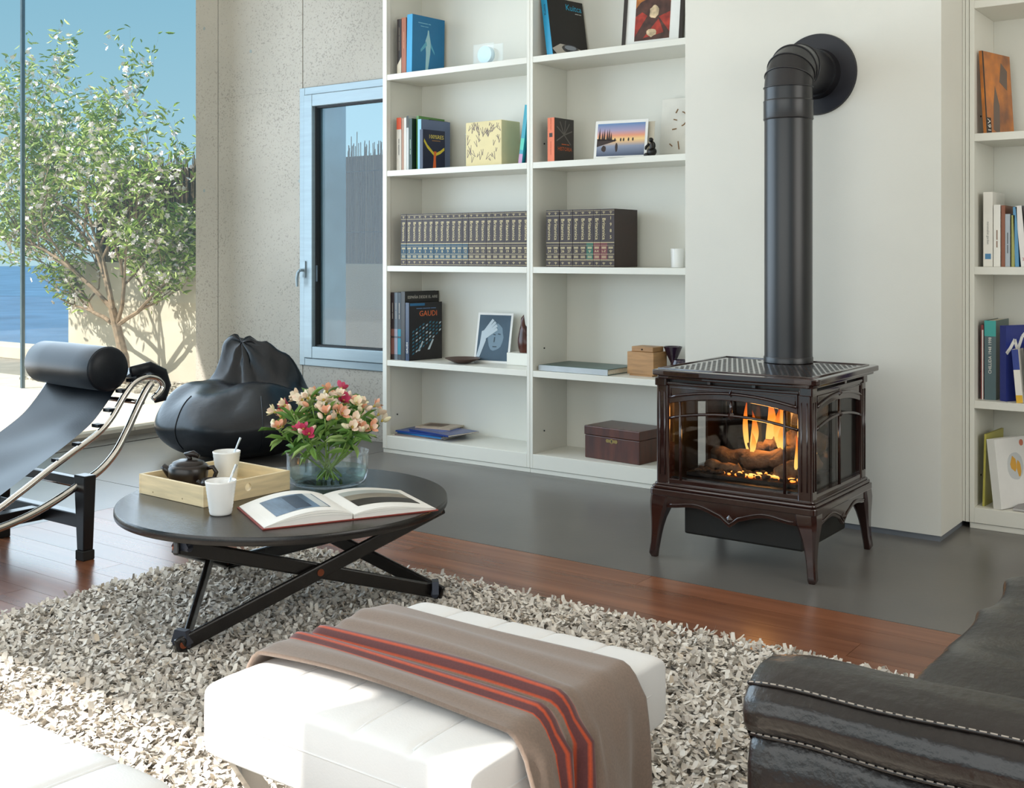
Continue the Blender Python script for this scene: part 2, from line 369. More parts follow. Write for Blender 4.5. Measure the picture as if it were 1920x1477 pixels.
rb = MB()
for i in range(900):
    x = random.uniform(-8.75, -2.7); y = random.uniform(5.83, 5.90); h = 1.86+random.gauss(0, .035); lean = random.gauss(0, .02)
    rb.tube([(x, y, 1.03), (x+lean, y, h)], [.006, .004], 4)
tag(part('reeds', rb, reedm, rf, world=True), kind='stuff')
part('backing_mat', MB().box(-8.72, -2.7, 5.90, 5.915, 1.03, 1.80), mat('reed_mat', '#6B5741', .9, var=.3, ns=4, stretch=(60, 1, 1)), rf, world=True)
for z in (1.25, 1.68): part('wire', MB().box(-8.74, -2.7, 5.825, 5.83, z, z+.006), darksteel, rf, world=True)
gb = MB()
for i in range(1500):
    x = random.uniform(-8.9, -4.6); y = random.uniform(5.22, 5.79); r_ = random.uniform(.012, .03)
    gb.sphere((x, y, .05+r_*.3), r_, 3, 5, (1, random.uniform(.7, 1.2), .6))
tag(part('gravel', gb, gravelm), 'loose grey gravel along the foot of the garden wall', 'gravel', kind='stuff')
sea = tag(part('sea', MB().box(-4000, 800, 60, 4000, -46, -45), mat('sea_water', '#4F7394', .8, var=.1, ns=.02, spec=.1)), 'blue sea beyond the terrace', 'sea', kind='stuff')

# the flowering tree
tr = thing('almond_tree', 'flowering tree with white blossom in front of the garden wall', 'tree', (-7.80, 5.45, .04))
rng = random.Random(11); tb = MB(); tips = []
def branch(p, d, L, r0, lev):
    n = 5; pts = [p]; rad = [r0]; q = p.copy(); dd = d.copy()
    for i in range(n):
        dd = (dd+Vector((rng.gauss(0, .16), rng.gauss(0, .10), rng.gauss(0.03, .1)))).normalized()
        q = q+dd*L/n
        if q.y > .22: q.y = .22; dd.y = -abs(dd.y)*.4
        if q.y < -.42: q.y = -.42; dd.y = abs(dd.y)*.4
        if q.x > .95: dd.x = -abs(dd.x)*.3; q.x = .95
        pts.append(q.copy()); rad.append(r0*(1-.62*(i+1)/n))
        if lev < 3 and i >= 1:
            for _ in range(1 if lev else 2):
                a = rng.uniform(0, 2*PI); side = Vector((math.cos(a), .7*math.sin(a), rng.uniform(-.1, .75))).normalized()
                branch(q.copy(), (dd*.6+side*.75).normalized(), L*rng.uniform(.5, .72), rad[-1]*.72, lev+1)
        if lev >= 1: tips.append((q.copy(), dd.copy(), lev))
    tb.tube(pts, rad, 6 if lev < 2 else 4)
trunk = [Vector((-.02, .05, 0)), Vector((-.03, .04, .22)), Vector((-.10, .02, .48)), Vector((-.13, 0, .62))]
tb.tube(trunk, [.045, .04, .036, .032], 8)
for d, L in (((-.8, -.05, .5), 1.2), ((-.45, .05, .85), 1.25), ((-.05, -.1, 1), 1.4), ((.45, .05, .8), 1.0), ((.75, -.1, .35), .7), ((-.95, 0, .2), 1.0)):
    branch(trunk[rng.choice((2, 3))].copy(), Vector(d).normalized(), L, .02, 0)
part('branches', tb, bark, tr)
def leafmesh(L, w):
    m = MB(); m.add([(0, 0, 0), (L*.35, w, .004), (L*.35, 0, -.003), (L*.35, -w, .004), (L*.75, w*.7, .002), (L*.75, 0, -.006), (L*.75, -w*.7, .002), (L, 0, -.01)],
        [(0, 2, 1), (0, 3, 2), (1, 2, 5, 4), (2, 3, 6, 5), (4, 5, 7), (5, 6, 7)]); return m
lv = leafmesh(.075, .011); big_leaf = leafmesh(.085, .013).mesh('leaf', treeleaf)
LV = np.array(lv.v); lb = MB(); bb = MB()
def rmat(rg, dirv=None):
    a = Euler((rg.uniform(0, 2*PI), rg.uniform(-.9, .9), rg.uniform(0, 2*PI))).to_matrix(); return a
cnt = 0
for (p, d, lev) in tips:
    if p.z < .25: continue
    for _ in range(rng.choice((1, 1, 2, 2))):
        M = rmat(rng); o = p+Vector((rng.gauss(0, .03), rng.gauss(0, .03), rng.gauss(0, .03)))
        if o.y > .24: o.y = .24
        s_ = rng.uniform(.7, 1.15)
        if cnt < 260 and rng.random() < .12 and p.y < .05:
            ob = part('leaf', big_leaf, None, tr, loc=o, rot=M.to_euler()); cnt += 1
        else: lb.add([M @ Vector(q)*s_+o for q in lv.v], lv.f)
    if rng.random() < .20:
        for _ in range(rng.choice((1, 2, 3))):
            o = p+Vector((rng.gauss(0, .025), rng.uniform(-.05, 0), rng.gauss(0, .025))); M = rmat(rng)
            for k in range(5):
                a = 2*PI*k/5; c, s2 = math.cos(a), math.sin(a)
                bb.add([M @ Vector(q)+o for q in ((0, 0, 0), (.014*c-.009*s2, .014*s2+.009*c, .005), (.024*c, .024*s2, .004), (.014*c+.009*s2, .014*s2-.009*c, .005))], [(0, 1, 2, 3)])
tag(part('foliage', lb, treeleaf, tr), kind='stuff')
tag(part('blossoms', bb, blossom, tr), kind='stuff')

# ------------------------------------------------------------------ bookcases
def bookcase(label, x0, x1, yf, depth, tops, plinth_top, left_fill=0, fillers=()):
    t = .018; H = 3.14; yb = yf+depth
    b = thing('bookcase', label, 'bookcase', ((x0+x1)/2, yf+depth/2, 0))
    P_ = lambda n, m, **k: part(n, m, lacquer, b, world=True, bevel=.0012, seg=1, **k)
    P_('side_panel', MB().box(x0, x0+t, yf, yb, .024, H)); P_('side_panel', MB().box(x1-t, x1, yf, yb, .024, H))
    P_('back_panel', MB().box(x0+t, x1-t, yb-.008, yb, .024, H))
    for f0, f1 in fillers: P_('filler_strip', MB().box(f0, f1, yf-.002, yf+.03, .024, H))
    xl = x0+t+left_fill
    for z in tops: P_('shelf', MB().box(xl if left_fill else x0+t, x1-t, yf+.0006, yb-.008, z-.031, z))
    P_('shelf', MB().box(x0+t, x1-t, yf+.012, yb-.008, plinth_top-.02, plinth_top))
    P_('plinth', MB().box(x0+t, x1-t, yf, yf+.012, .024, plinth_top))
    P_('base_runner', MB().box(x0, x1, yf+.006, yf+.03, 0, .022))
    pin = MB()
    for z in (1.66, .62, .20): pin.cyl((x0+t-.001, yf+.1, z), (x0+t+.004, yf+.1, z), .004, 8)
    part('shelf_pin', pin, darksteel, b, world=True)
    return b
BF = 4.645
SH = (2.09, 1.559, 1.034, .513)
bookcase('white lacquered bookcase beside the concrete wall and its window', -4.262, -3.265, BF, .32, SH+(2.62, 3.14), .095, .013, ((-4.244, -4.2305),))
bookcase('white lacquered bookcase partly hidden by the chimney breast and stove', -3.264, -2.30, BF, .32, SH+(2.62, 3.14), .095)
RS = (2.113, 1.581, 1.048, .513)
bookcase('white lacquered bookcase in the recess on the sofa side of the chimney breast', -1.178, .35, 4.744, .33, RS+(2.65, 3.14), .085)
struct('trim_2', MB().box(-1.206, -1.195, 4.75, 4.80, 0.024, 3.2).box(-1.193, -1.180, 4.747, 4.80, .024, 3.2), lacquer)

# ------------------------------------------------------------------ books
def book(name, label, t, h, d, cover, loc, rz=0, lean=0, pitch=0, group=None, spine=None, cat='book', rough=.35, pagesm=None):
    """spine faces local -y, the right-hand cover faces +x; origin at the middle of the spine's foot"""
    o = thing(name, label, cat, loc, (R(pitch), R(lean), R(rz)), group)
    c = cover if not isinstance(cover, str) else flat(cover, rough); s_ = c if spine is None else flat(spine, rough)
    part('cover', MB().box(-t/2, -t/2+.0025, 0, d, 0, h).box(t/2-.0025, t/2, 0, d, 0, h), c, o)
    part('spine', MB().box(-t/2, t/2, -.0025, 0, 0, h), s_, o)
    part('page_block', MB().box(-t/2+.0025, t/2-.0025, 0, d-.004, .003, h-.003), pagesm or pages, o)
    return o
EPS = .0004
def face_poly(o, name, polys, m, t, h=None, side='cover'):
    """flat printed shapes on the +x cover (u = depth, v = height) or on the spine (u = x, v = height)"""
    mb = MB()
    for pl in polys:
        if side == 'cover': mb.prism(pl, (t/2, 0, 0), (0, 1, 0), (0, 0, 1), (EPS, 0, 0))
        else: mb.prism(pl, (0, -.0025, 0), (1, 0, 0), (0, 0, 1), (0, -EPS, 0))
    return part(name, mb, m if not isinstance(m, str) else flat(m), o)
rect = lambda u0, u1, v0, v1: [(u0, v0), (u1, v0), (u1, v1), (u0, v1)]
def blob(cx, cy, rx, ry, n=14, jit=.15, seed=1):
    g = random.Random(seed); return [(cx+rx*math.cos(2*PI*k/n)*(1+g.uniform(-jit, jit)), cy+ry*math.sin(2*PI*k/n)*(1+g.uniform(-jit, jit))) for k in range(n)]
def stroke(p0, p1, w): 
    dx, dy = p1[0]-p0[0], p1[1]-p0[1]; L = math.hypot(dx, dy); nx, ny = -dy/L*w/2, dx/L*w/2
    return [(p0[0]+nx, p0[1]+ny), (p0[0]-nx, p0[1]-ny), (p1[0]-nx, p1[1]-ny), (p1[0]+nx, p1[1]+ny)]
def dashes(o, words, size, org, u, v, m, name):
    """print too small to read in the photograph: one thin bar for each word; words lists their lengths in letters"""
    mb = MB(); tot = sum(words)*.5*size+(len(words)-1)*.35*size; x = -tot/2; u = Vector(u); v = Vector(v); w = u.cross(v)
    for k in words:
        L = k*.5*size; mb.prism(rect(x, x+L, -size*.16, size*.16), org, u, v, w*EPS); x += L+.35*size
    return part(name, mb, m if not isinstance(m, str) else flat(m), o)
def cover_text(o, s_, size, u, v, t, m, name='title', align='CENTER', up=False):
    a, b_ = ((0, 0, 1), (0, -1, 0)) if up else ((0, 1, 0), (0, 0, 1))
    if not isinstance(s_, str): return dashes(o, s_, size, (t/2+EPS, u, v), a, b_, m, name)
    return lettering(o, s_, size, (t/2+EPS*1.5, u, v), a, b_, m if not isinstance(m, str) else flat(m), name, align)
def spine_text(o, s_, size, v, m, name='spine_title', x=0, down=True, up=False):
    a, b_ = ((0, 0, 1), (-1, 0, 0)) if up else (((0, 0, -1), (1, 0, 0)) if down else ((1, 0, 0), (0, 0, 1)))
    if not isinstance(s_, str): return dashes(o, s_, size, (x, -.0025-EPS, v), a, b_, m, name)
    return lettering(o, s_, size, (x, -.0025-EPS*1.5, v), a, b_, m if not isinstance(m, str) else flat(m), name)

# the encyclopaedia row
brown = mat('brown_leatherette', '#2C1712', .42, var=.08, ns=40, bump=.08, bs=300)
EH, ED = .283, .22
def emblem(mb, x, z, s_):
    for a in (-.9, 0, .9): mb.prism([(math.sin(a)*.3*s_+x, z-.35*s_), (math.sin(a)*s_+x-.22*s_, z+.3*s_), (math.sin(a)*1.05*s_+x, z+s_*(.95-abs(a)*.45)), (math.sin(a)*s_+x+.22*s_, z+.3*s_)], (0, -.0025, 0), (1, 0, 0), (0, 0, 1), (0, -EPS*1.2, 0))
    mb.prism([(x-.3*s_, z-.35*s_), (x, z-.95*s_), (x+.3*s_, z-.35*s_)], (0, -.0025, 0), (1, 0, 0), (0, 0, 1), (0, -EPS*1.2, 0))
_ency = {}
def ency(x, num, panel, label, year=None, t=.0392):
    o = thing('encyclopedia_volume', label, 'book', (x, 4.685+random.uniform(0, .003), 1.0345), 0, 'brown encyclopedia volumes on the middle shelves')
    if 'c' not in _ency:
        _ency['c'] = MB().box(-t/2, -t/2+.003, 0, ED, 0, EH).box(t/2-.003, t/2, 0, ED, 0, EH).box(-t/2, t/2, -.0025, 0, 0, EH).mesh('cover', brown)
        _ency['p'] = MB().box(-t/2+.003, t/2-.003, 0, ED-.005, .003, EH-.004).mesh('page_block', pages)
        g = MB()
        for v, w in ((.975, .004), (.90, .006), (.425, .010), (.375, .003), (.225, .006), (.13, .007), (.115, .003), (.025, .005)): g.prism(rect(-t/2, t/2, EH*(v-w/2), EH*(v+w/2)), (0, -.0025, 0), (1, 0, 0), (0, 0, 1), (0, -EPS*1.1, 0))
        for v in (.345, .325, .19, .165):
            g.prism(rect(-t*.32, t*.32, EH*(v-.005), EH*(v+.005)), (0, -.0025, 0), (1, 0, 0), (0, 0, 1), (0, -EPS*1.1, 0))
        _ency['g'] = g.mesh('gilt_lines', gold)
        m = MB(); emblem(m, 0, EH*.94, .0075); emblem(m, 0, EH*.068, .0075); _ency['e'] = m.mesh('emblem', gold)
        m = MB(); emblem(m, 0, EH*.275, .0085); _ency['e2'] = m.mesh('emblem', gold)
    part('cover', _ency['c'], None, o); part('page_block', _ency['p'], None, o)
    if panel: face_poly(o, 'label_panel', [rect(-t*.49, t*.49, EH*.135, EH*.42)], panel, t, side='spine')
    for k, nm in (('g', 'gilt_lines'), ('e', 'emblem')): part(nm, _ency[k], None, o, loc=(0, -.0002, 0))
    if year:
        for i, c in enumerate(year): spine_text(o, c, .022, EH*(.84-.108*i), gold, 'year_digit', down=False)
    else: spine_text(o, 'Britannica', .0265, EH*.66, gold, 'lettering')
    if num: spine_text(o, num, .0195 if len(num) < 3 else .015, EH*.275, gold, 'volume_number', down=False)
    else: part('emblem', _ency['e2'], None, o, loc=(0, -.0002, 0))
    return o
NUMW = 'one two three four five six seven eight nine ten eleven twelve thirteen fourteen fifteen sixteen seventeen eighteen nineteen twenty twenty-one twenty-two'.split()
for i in range(22):
    ency(-4.161+.0196+i*.0394, str(i+1), '#1C4257' if i < 12 else None, 'brown encyclopedia volume with %s, spine numbered %s' % ('a blue label' if i < 12 else 'an all brown spine', NUMW[i]))
for i in range(10):
    x = -3.192+.0196+i*.0398
    if i < 6: ency(x, str(24+i), None, 'brown encyclopedia volume in the shorter row, spine numbered twenty-%s' % NUMW[3+i])
    elif i == 6: ency(x, None, '#1F5A48', 'brown encyclopedia volume with a green label panel')
    elif i < 9: ency(x, ('A-K', 'L-Z')[i-7], '#6A2A2E', 'brown encyclopedia index volume %s with a red label panel' % ('A-K', 'L-Z')[i-7])
    else: ency(x, None, None, 'brown encyclopedia yearbook 1985 with its bare side cover showing', '1985')

# top shelf, by the concrete wall
zA, zB, zD, zE = 2.0905, 1.5595, .5135, .0955
b = book('book', 'thin dark brown book with a cream corner on its spine', .030, .31, .22, '#2B1F1A', (-4.186, 4.70, zA)); face_poly(b, 'cream_corner', [[(-.015, 0), (.015, 0), (.015, .098), (-.015, .055)]], '#E5DAC4', .03, side='spine'); spine_text(b, (8, 5, 9), .011, .20, '#8A7A66')
b = book('book', 'orange brown book standing beside the big blue book', .033, .315, .22, '#A8603E', (-4.152, 4.70, zA)); spine_text(b, (9, 7), .011, .19, '#D49A74')
b = book('book', 'big blue book with a pale swimming figure on the cover', .042, .325, .245, '#0F6C9C', (-4.105, 4.69, zA), rz=-6, lean=1.2, spine='#1A93C4')
face_poly(b, 'figure', [[(.10, .02), (.118, .02), (.135, .12), (.14, .18), (.128, .225), (.124, .25), (.116, .252), (.112, .225), (.098, .19), (.104, .12)]], '#9CC6CF', .042)
face_poly(b, 'fin', [[(.105, .19), (.062, .14), (.064, .125), (.11, .165)], [(.135, .19), (.168, .135), (.17, .12), (.138, .16)]], '#5DA7BF', .042)
cover_text(b, (11, 3), .013, .09, .285, .042, '#7FB9CF'); cover_text(b, (6, 5), .010, .09, .268, .042, '#7FB9CF', 'subtitle')
gc = thing('glass_block', 'clear glass block with a pale disc on the top shelf', 'ornament', (-3.585, 4.70, zA))
part('glass_plate', MB().box(-.075, .06, -.012, -.006, 0, .108), glass, gc); part('glass_plate', MB().box(-.045, .09, .028, .034, 0, .108), glass, gc)
part('disc', MB().cyl((-.005, -.005, .052), (-.005, .026, .052), .045, 28), mat('pale_blue_acrylic', '#C4DCE6', .2), gc, smooth=True, angle=40)
part('base', MB().box(-.07, .085, -.014, .036, 0, .004), glass, gc)

# second shelf, by the concrete wall
def thin(x, t, h, c, label, y=4.70, z=zB, title=None, tc='#555555', top=None, d=.2, lean=0, rz=0, name='book'):
    o = book(name, label, t, h, d, c, (x, y, z), rz, lean)
    if top: face_poly(o, 'spine_band', [rect(-t/2, t/2, h*.78, h)], top, t, side='spine')
    if title: spine_text(o, title, min(t*.62, .013), h*.45, tc)
    return o
thin(-4.188, .034, .295, '#DDD5C8', 'white book with an orange block at the top of its spine', top='#E0552C', title=(4, 9))
thin(-4.160, .014, .29, '#B98C72', 'thin tan booklet beside the orange topped book')
thin(-4.143, .016, .292, '#E3DDD2', 'thin cream booklet between tan and grey booklets')
thin(-4.125, .016, .302, '#C9CAC6', 'thin light grey booklet with a dark top', top='#4A4D4A')
thin(-4.104, .022, .285, '#20392F', 'dark green spined book with a black foot', title=(8, 4), tc='#9DB8A4')
b = thin(-4.078, .018, .30, '#5E9148', 'tall green book behind the grey blue book', y=4.73, d=.22); 
b = thin(-4.052, .014, .285, '#2E2A26', 'dark booklet hidden behind the grey blue book', y=4.80, d=.15)
b = book('book', 'grey blue book behind the small navy book', .026, .275, .22, '#5D6C8C', (-4.030, 4.69, zB), spine='#7FB7D0', rz=-6)
b = book('book', 'navy book with a yellow and orange tree shape on its cover', .024, .215, .16, '#141C3A', (-3.995, 4.665, zB), rz=-8)
face_poly(b, 'trunk', [[(.07, 0), (.095, 0), (.092, .06), (.098, .10), (.078, .10), (.076, .05)]], '#D8642C', .024)
face_poly(b, 'limb', [[(.082, .09), (.03, .135), (.008, .165), (.005, .15), (.03, .115), (.08, .075)], [(.09, .09), (.125, .105), (.155, .125), (.156, .11), (.125, .088), (.09, .075)]], '#C9B838', .024)
cover_text(b, '100%RES', .03, .095, .178, .024, '#D8C860'); cover_text(b, (12,), .010, .095, .158, .024, '#A87A3A', 'subtitle')
b = thing('acrylic_sheet', 'clear acrylic sheet leaning behind the cream picture block', 'ornament', (-3.80, 4.86, zB)); part('sheet', MB().box(-.05, .06, 0, .004, 0, .20), glass, b)
b = thing('picture_block', 'cream canvas block painted with scattered dark twig marks', 'picture', (-3.60, 4.70, zB), R(-4))
part('canvas', MB().box(-.125, .125, 0, .15, 0, .235), mat('cream_canvas', '#DECFA0', .8, var=.04), b, bevel=.003)
g = random.Random(5); tw = MB()
for k in range(44):
    cx, cz, a, L = g.uniform(-.112, .112), g.uniform(.02, .215), g.uniform(.9, 2.3), g.uniform(.012, .03)
    for s_ in (-1, 1):
        p1 = (cx+math.cos(a+s_*.35)*L, cz+math.sin(a+s_*.35)*L); p0 = (cx-math.cos(a)*L*.5, cz-math.sin(a)*L*.5)
        tw.prism(stroke(p0, p1, .0022), (0, -.0002, 0), (1, 0, 0), (0, 0, 1), (0, -.0005, 0))
part('twig_marks', tw, flat('#6B5A5C'), b, label='dark painted twig marks')
b = book('book', 'turquoise book leaning on the divider between the bookcases', .022, .30, .2, '#2F9BB0', (-3.352, 4.685, zB), lean=8); face_poly(b, 'spine_band', [rect(-.011, .011, .07, .13)], '#5CC9B4', .022, side='spine'); face_poly(b, 'spine_band', [rect(-.011, .011, .0, .05)], '#C79ABF', .022, side='spine')
b = book('book', 'narrow dark red book beside the leaning turquoise book', .014, .20, .2, '#5A2A2C', (-3.322, 4.70, zB), lean=8)

# fourth shelf, by the concrete wall
for i, (x, c, h, tt) in enumerate(((-4.222, '#3A2F33', .372, (8, 5)), (-4.197, '#6F7A86', .372, (6, 7)), (-4.172, '#22303A', .372, (9, 4)))):
    o = book('book', ('tall dark maroon book', 'tall grey spined book', 'tall dark blue green book')[i]+' in the row beside the dark mosaic cover book', .023, h, .24, c, (x, 4.685, zD)); spine_text(o, tt, .013, .27, '#B9B4AC')
    face_poly(o, 'spine_picture', [rect(-.0115, .0115, .03, .12), rect(-.0115, .0115, .13, .17)], ('#8C5B52', '#A9A7B8', '#2C8AA0')[i], .023, side='spine')
b = book('book', 'tall black book titled in white behind the dark mosaic cover book', .03, .378, .262, '#1D1A19', (-4.143, 4.683, zD), rz=-5); cover_text(b, 'ESPAÑA DESDE EL AIRE', .0225, .135, .345, .03, '#C9C4BA')
b = book('book', 'dark book with an orange title and blue mosaic cover', .03, .318, .235, '#1B1719', (-4.105, 4.675, zD), rz=-10, spine='#1E3350')
cover_text(b, 'GAUDI', .042, .135, .255, .03, '#E0703A'); cover_text(b, (7, 9, 6), .012, .12, .285, .03, '#5E7FA8', 'subtitle'); spine_text(b, 'GAUDI', .020, .07, '#E8E4DC', up=True)
g = random.Random(3); mosaic = []; pale = []
for i in range(9):
    for j in range(7):
        u = .02+i*.024; v = .03+j*.02+i*.011*(1+.05*i)
        if v < .2 and u < .215: (mosaic if g.random() < .8 else pale).append([(u, v), (u+.013, v+.006), (u+.017, v+.016), (u+.004, v+.011)])
face_poly(b, 'mosaic', mosaic, '#2F6E86', .03); face_poly(b, 'mosaic_highlight', pale+[[(.06, .05), (.075, .05), (.10, .10), (.092, .105)], [(.13, .055), (.145, .055), (.175, .11), (.165, .112)]], '#B9CBD6', .03)
face_poly(b, 'cover_band', [rect(.005, .11, .30, .314)], '#2A6C9A', .03)
ds = thing('dish', 'shallow dark brown wooden dish on the fourth shelf', 'bowl', (-3.775, 4.745, zD))
part('bowl', MB().lathe([(.03, 0), (.045, .004), (.092, .024), (.096, .028), (.09, .028), (.045, .010), (.001, .008)], 36), mat('dark_walnut', '#4A3026', .4, var=.15), ds, smooth=True, angle=50)
pc = thing('picture_card', 'white bordered blue grey card of a hand over a face', 'picture', (-3.66, 4.845, zD), (R(-12), 0, R(8)))
part('card', MB().box(-.108, .108, 0, .004, 0, .272), flat('#E9E8E4'), pc)
Pf = lambda mb, pl, dy=-.0006: mb.prism(pl, (0, dy+.0004, 0), (1, 0, 0), (0, 0, 1), (0, -.0004, 0))
m = MB(); Pf(m, rect(-.096, .096, .012, .26)); part('print', m, mat('slate_print', '#3F5566', .6, var=.1), pc)
m = MB(); Pf(m, blob(.012, .14, .048, .075, 18, .06, 2), -.0012); part('face', m, flat('#6E8595'), pc)
m = MB(); Pf(m, [(-.095, .03), (-.075, .03), (-.045, .12), (-.05, .18), (-.075, .17), (-.08, .10)], -.0018)
for k, (u, v) in enumerate(((-.01, .235), (.005, .222), (.015, .205), (.018, .185))): Pf(m, stroke((-.06, .165-.012*k), (u, v), .015), -.002-k*.0001)
part('hand', m, flat('#B9C6CE'), pc)
m = MB(); [Pf(m, stroke(a, c, .006), -.0024) for a, c in (((-.002, .155), (.012, .152)), ((.026, .158), (.042, .155)), ((.008, .14), (.006, .112)), ((0, .088), (.024, .088)))]; part('features', m, flat('#2F414E'), pc)
sp_ = thing('pedestal', 'small white plinth block under the carved figure', 'plinth', (-3.455, 4.86, zD)); part('block', MB().box(-.075, .075, -.05, .05, 0, .065), lacquer, sp_, bevel=.003)
sc = thing('carved_figure', 'polished dark red brown carving on a white plinth block', 'sculpture', (-3.447, 4.86, zD+.0655))
def carv(u, v):
    a = 2*PI*v; z = .145*u; r_ = (.030+.016*math.sin(PI*min(1, u*1.25)))*(1-.25*u); z2 = z+.055*u*u*max(0, math.cos(a-PI))**2-.05*u*u*max(0, math.cos(a))**2
    if u > .999: r_ *= .3
    return (r_*math.cos(a), r_*.75*math.sin(a), z2)
m = MB().grid(carv, 16, 22, cv=True); m.add([carv(0, j/22) for j in range(22)], [tuple(range(22))]); m.add([carv(1, j/22) for j in range(22)], [tuple(range(22))])
part('body', m, mat('red_brown_wood', '#4A2317', .25, var=.2, ns=14), sc, smooth=True)

# bottom shelf: magazines
for i, (x, y, rz, c, lab) in enumerate(((-4.045, 4.80, 4, '#7A6A66', 'lowest magazine of the flat pile, dull brown'), (-4.03, 4.80, -3, '#2B6FA8', 'light blue magazine second from the bottom of the pile'), (-4.04, 4.80, 2, '#1F3F86', 'blue magazine with white edges in the pile'), (-3.95, 4.80, -10, '#2A3F7E', 'navy blue magazine lying across the pile'), (-4.03, 4.86, 10, '#B9A48E', 'tan covered magazine on top of the pile'))):
    o = thing('magazine', lab, 'magazine', (x, y, zE+i*.0095), R(rz)); W2, D2 = (.165, .11) if i != 4 else (.11, .08)
    part('cover', MB().box(-W2, W2, -D2, D2, 0, .0012).box(-W2, W2, -D2, D2, .0072, .0084).box(-W2, W2, -D2-.001, -D2, 0, .0084), flat(c, .25), o)
    part('page_block', MB().box(-W2+.001, W2-.001, -D2, D2-.001, .0012, .0072), pages, o)
    part('cover_print', MB().box(-W2*.8, W2*.3, -D2*.5, D2*.8, .0084, .0087), flat(('#5B4A48', '#4C9AC8', '#3A62AE', '#5A6CA6', '#6E5A4C')[i]), o)

# top shelf of the bookcase beside the chimney
b = book('book', 'black book with a turquoise spine and turquoise title, leaning', .04, .305, .255, '#1D1817', (-3.170, 4.69, zA+.001), rz=-12, lean=-9, spine='#1C93BE')
cover_text(b, 'Kuitca', .045, .185, .265, .04, '#2AA9CF'); cover_text(b, (5, 3), .010, .215, .238, .04, '#D5D5D0', 'subtitle'); spine_text(b, 'Kuitca', .022, .24, '#143F52', up=True)
face_poly(b, 'white_field', [[(0, .035), (.06, .065), (.16, .06), (.27, .03), (.27, .012), (.20, .0), (.04, .0)]], '#BDB6AC', .04); face_poly(b, 'dark_ring', [blob(.13, .045, .06, .022, 18, .04, 4)], '#4A4D55', .04)
m = MB().prism(blob(.13, .05, .042, .012, 18, .04, 5), (.0204, 0, 0), (0, 1, 0), (0, 0, 1), (.0004, 0, 0)); part('pale_ring', m, flat('#8F96A0'), b)
fr = thing('framed_picture', 'dark framed painting in a wide white mount on the top shelf', 'picture', (-2.62, 4.73, zA), (R(-7), 0, R(2)))
part('frame', MB().box(-.16, -.142, 0, .022, 0, .46).box(.142, .16, 0, .022, 0, .46).box(-.142, .142, 0, .022, 0, .006).box(-.142, .142, 0, .022, .445, .46), mat('dark_frame', '#221A14', .35), fr)
part('mount', MB().box(-.142, .142, .006, .012, .006, .445), flat('#E6E6E2', .8), fr)
Pm = lambda nm, pls, c, k: part(nm, (lambda q: ([q.prism(pl, (0, .006-k*.0004, 0), (1, 0, 0), (0, 0, 1), (0, -.0004, 0)) for pl in pls], q)[1])(MB()), mat('painted_'+c.strip('#'), c, .6, var=.25, ns=25), fr)
Pm('painting', [rect(-.095, .09, .03, .40)], '#B8702F', 0); Pm('dark_hill', [[(-.095, .03), (.09, .03), (.09, .21), (.04, .235), (-.02, .24), (-.07, .22), (-.095, .19)]], '#4A2C22', 1)
Pm('red_shape', [[(-.095, .05), (-.03, .15), (-.06, .17), (-.095, .15)], [(.03, .14), (.09, .16), (.09, .06)], [(-.05, .04), (.03, .13), (.06, .06)]], '#9C2F1F', 2); Pm('pale_shape', [blob(.005, .165, .026, .035, 14, .2, 7), blob(-.005, .065, .03, .02, 12, .2, 8)], '#CDB592', 3)

# second shelf of the bookcase beside the chimney
b = book('book', 'dark book with a bright orange spine on the second shelf', .042, .222, .16, '#2E2725', (-3.165, 4.69, zB), rz=-4, spine='#E8713A')
cover_text(b, 'HISTORIA', .027, .085, .068, .042, '#C8602F'); cover_text(b, (6, 3), .013, .09, .092, .042, '#C8602F', 'subtitle'); spine_text(b, (8, 6), .008, .19, '#B85428'); spine_text(b, (9, 7), .008, .07, '#B85428'); face_poly(b, 'grey_rays', [stroke((.08, .14), (.08+.07*math.cos(a), .14+.075*math.sin(a)), .006) for a in (.3, .9, 1.4, 2.1, 2.6, 3.6, 5.6)], '#6A6460', .042); face_poly(b, 'emblem', [rect(-.01, .01, .125, .145)], '#3A2A22', .042, side='spine')
pc = thing('photo_card', 'white bordered photograph of bathers at sunset leaning on the shelf', 'photograph', (-2.775, 4.70, zB), (R(-10), 0, R(10)))
part('card', MB().box(-.135, .135, 0, .003, 0, .19), flat('#E9E8E4'), pc)
def sunset():
    m = bpy.data.materials.new('sunset_print'); m.use_nodes = True; n = m.node_tree.nodes; l = m.node_tree.links
    t = n.new('ShaderNodeTexCoord'); s2 = n.new('ShaderNodeSeparateXYZ'); r = n.new('ShaderNodeValToRGB'); l.new(t.outputs['Generated'], s2.inputs[0]); l.new(s2.outputs['Z'], r.inputs[0]); l.new(r.outputs[0], n['Principled BSDF'].inputs['Base Color'])
    el = r.color_ramp.elements; el[0].color = (*lin('#3E4A63'), 1); el[1].color = (*lin('#5E86B5'), 1)
    for p, c in ((.3, '#8A93A8'), (.42, '#D9B48C'), (.5, '#F3CF8E'), (.62, '#E79A78'), (.78, '#A79BB8')): el.new(p).color = (*lin(c), 1)
    return m
m = MB(); Pf(m, rect(-.122, .122, .013, .175)); part('print', m, sunset(), pc)
m = MB(); [Pf(m, pl, -.0012) for pl in ([(-.122, .06), (-.03, .085), (-.02, .092), (-.122, .10)], *[[(x-.006, .09), (x+.006, .09), (x, h)] for x, h in ((-.11, .155), (-.095, .14), (-.085, .15), (-.07, .145), (-.06, .15), (-.05, .13))], blob(-.085, .05, .012, .016, 10, .1, 3), blob(-.02, .055, .007, .022, 10, .1, 4), *[blob(x, .092, .004, .009, 8, .1, 5) for x in (-.03, 0, .015, .04, .062)])]
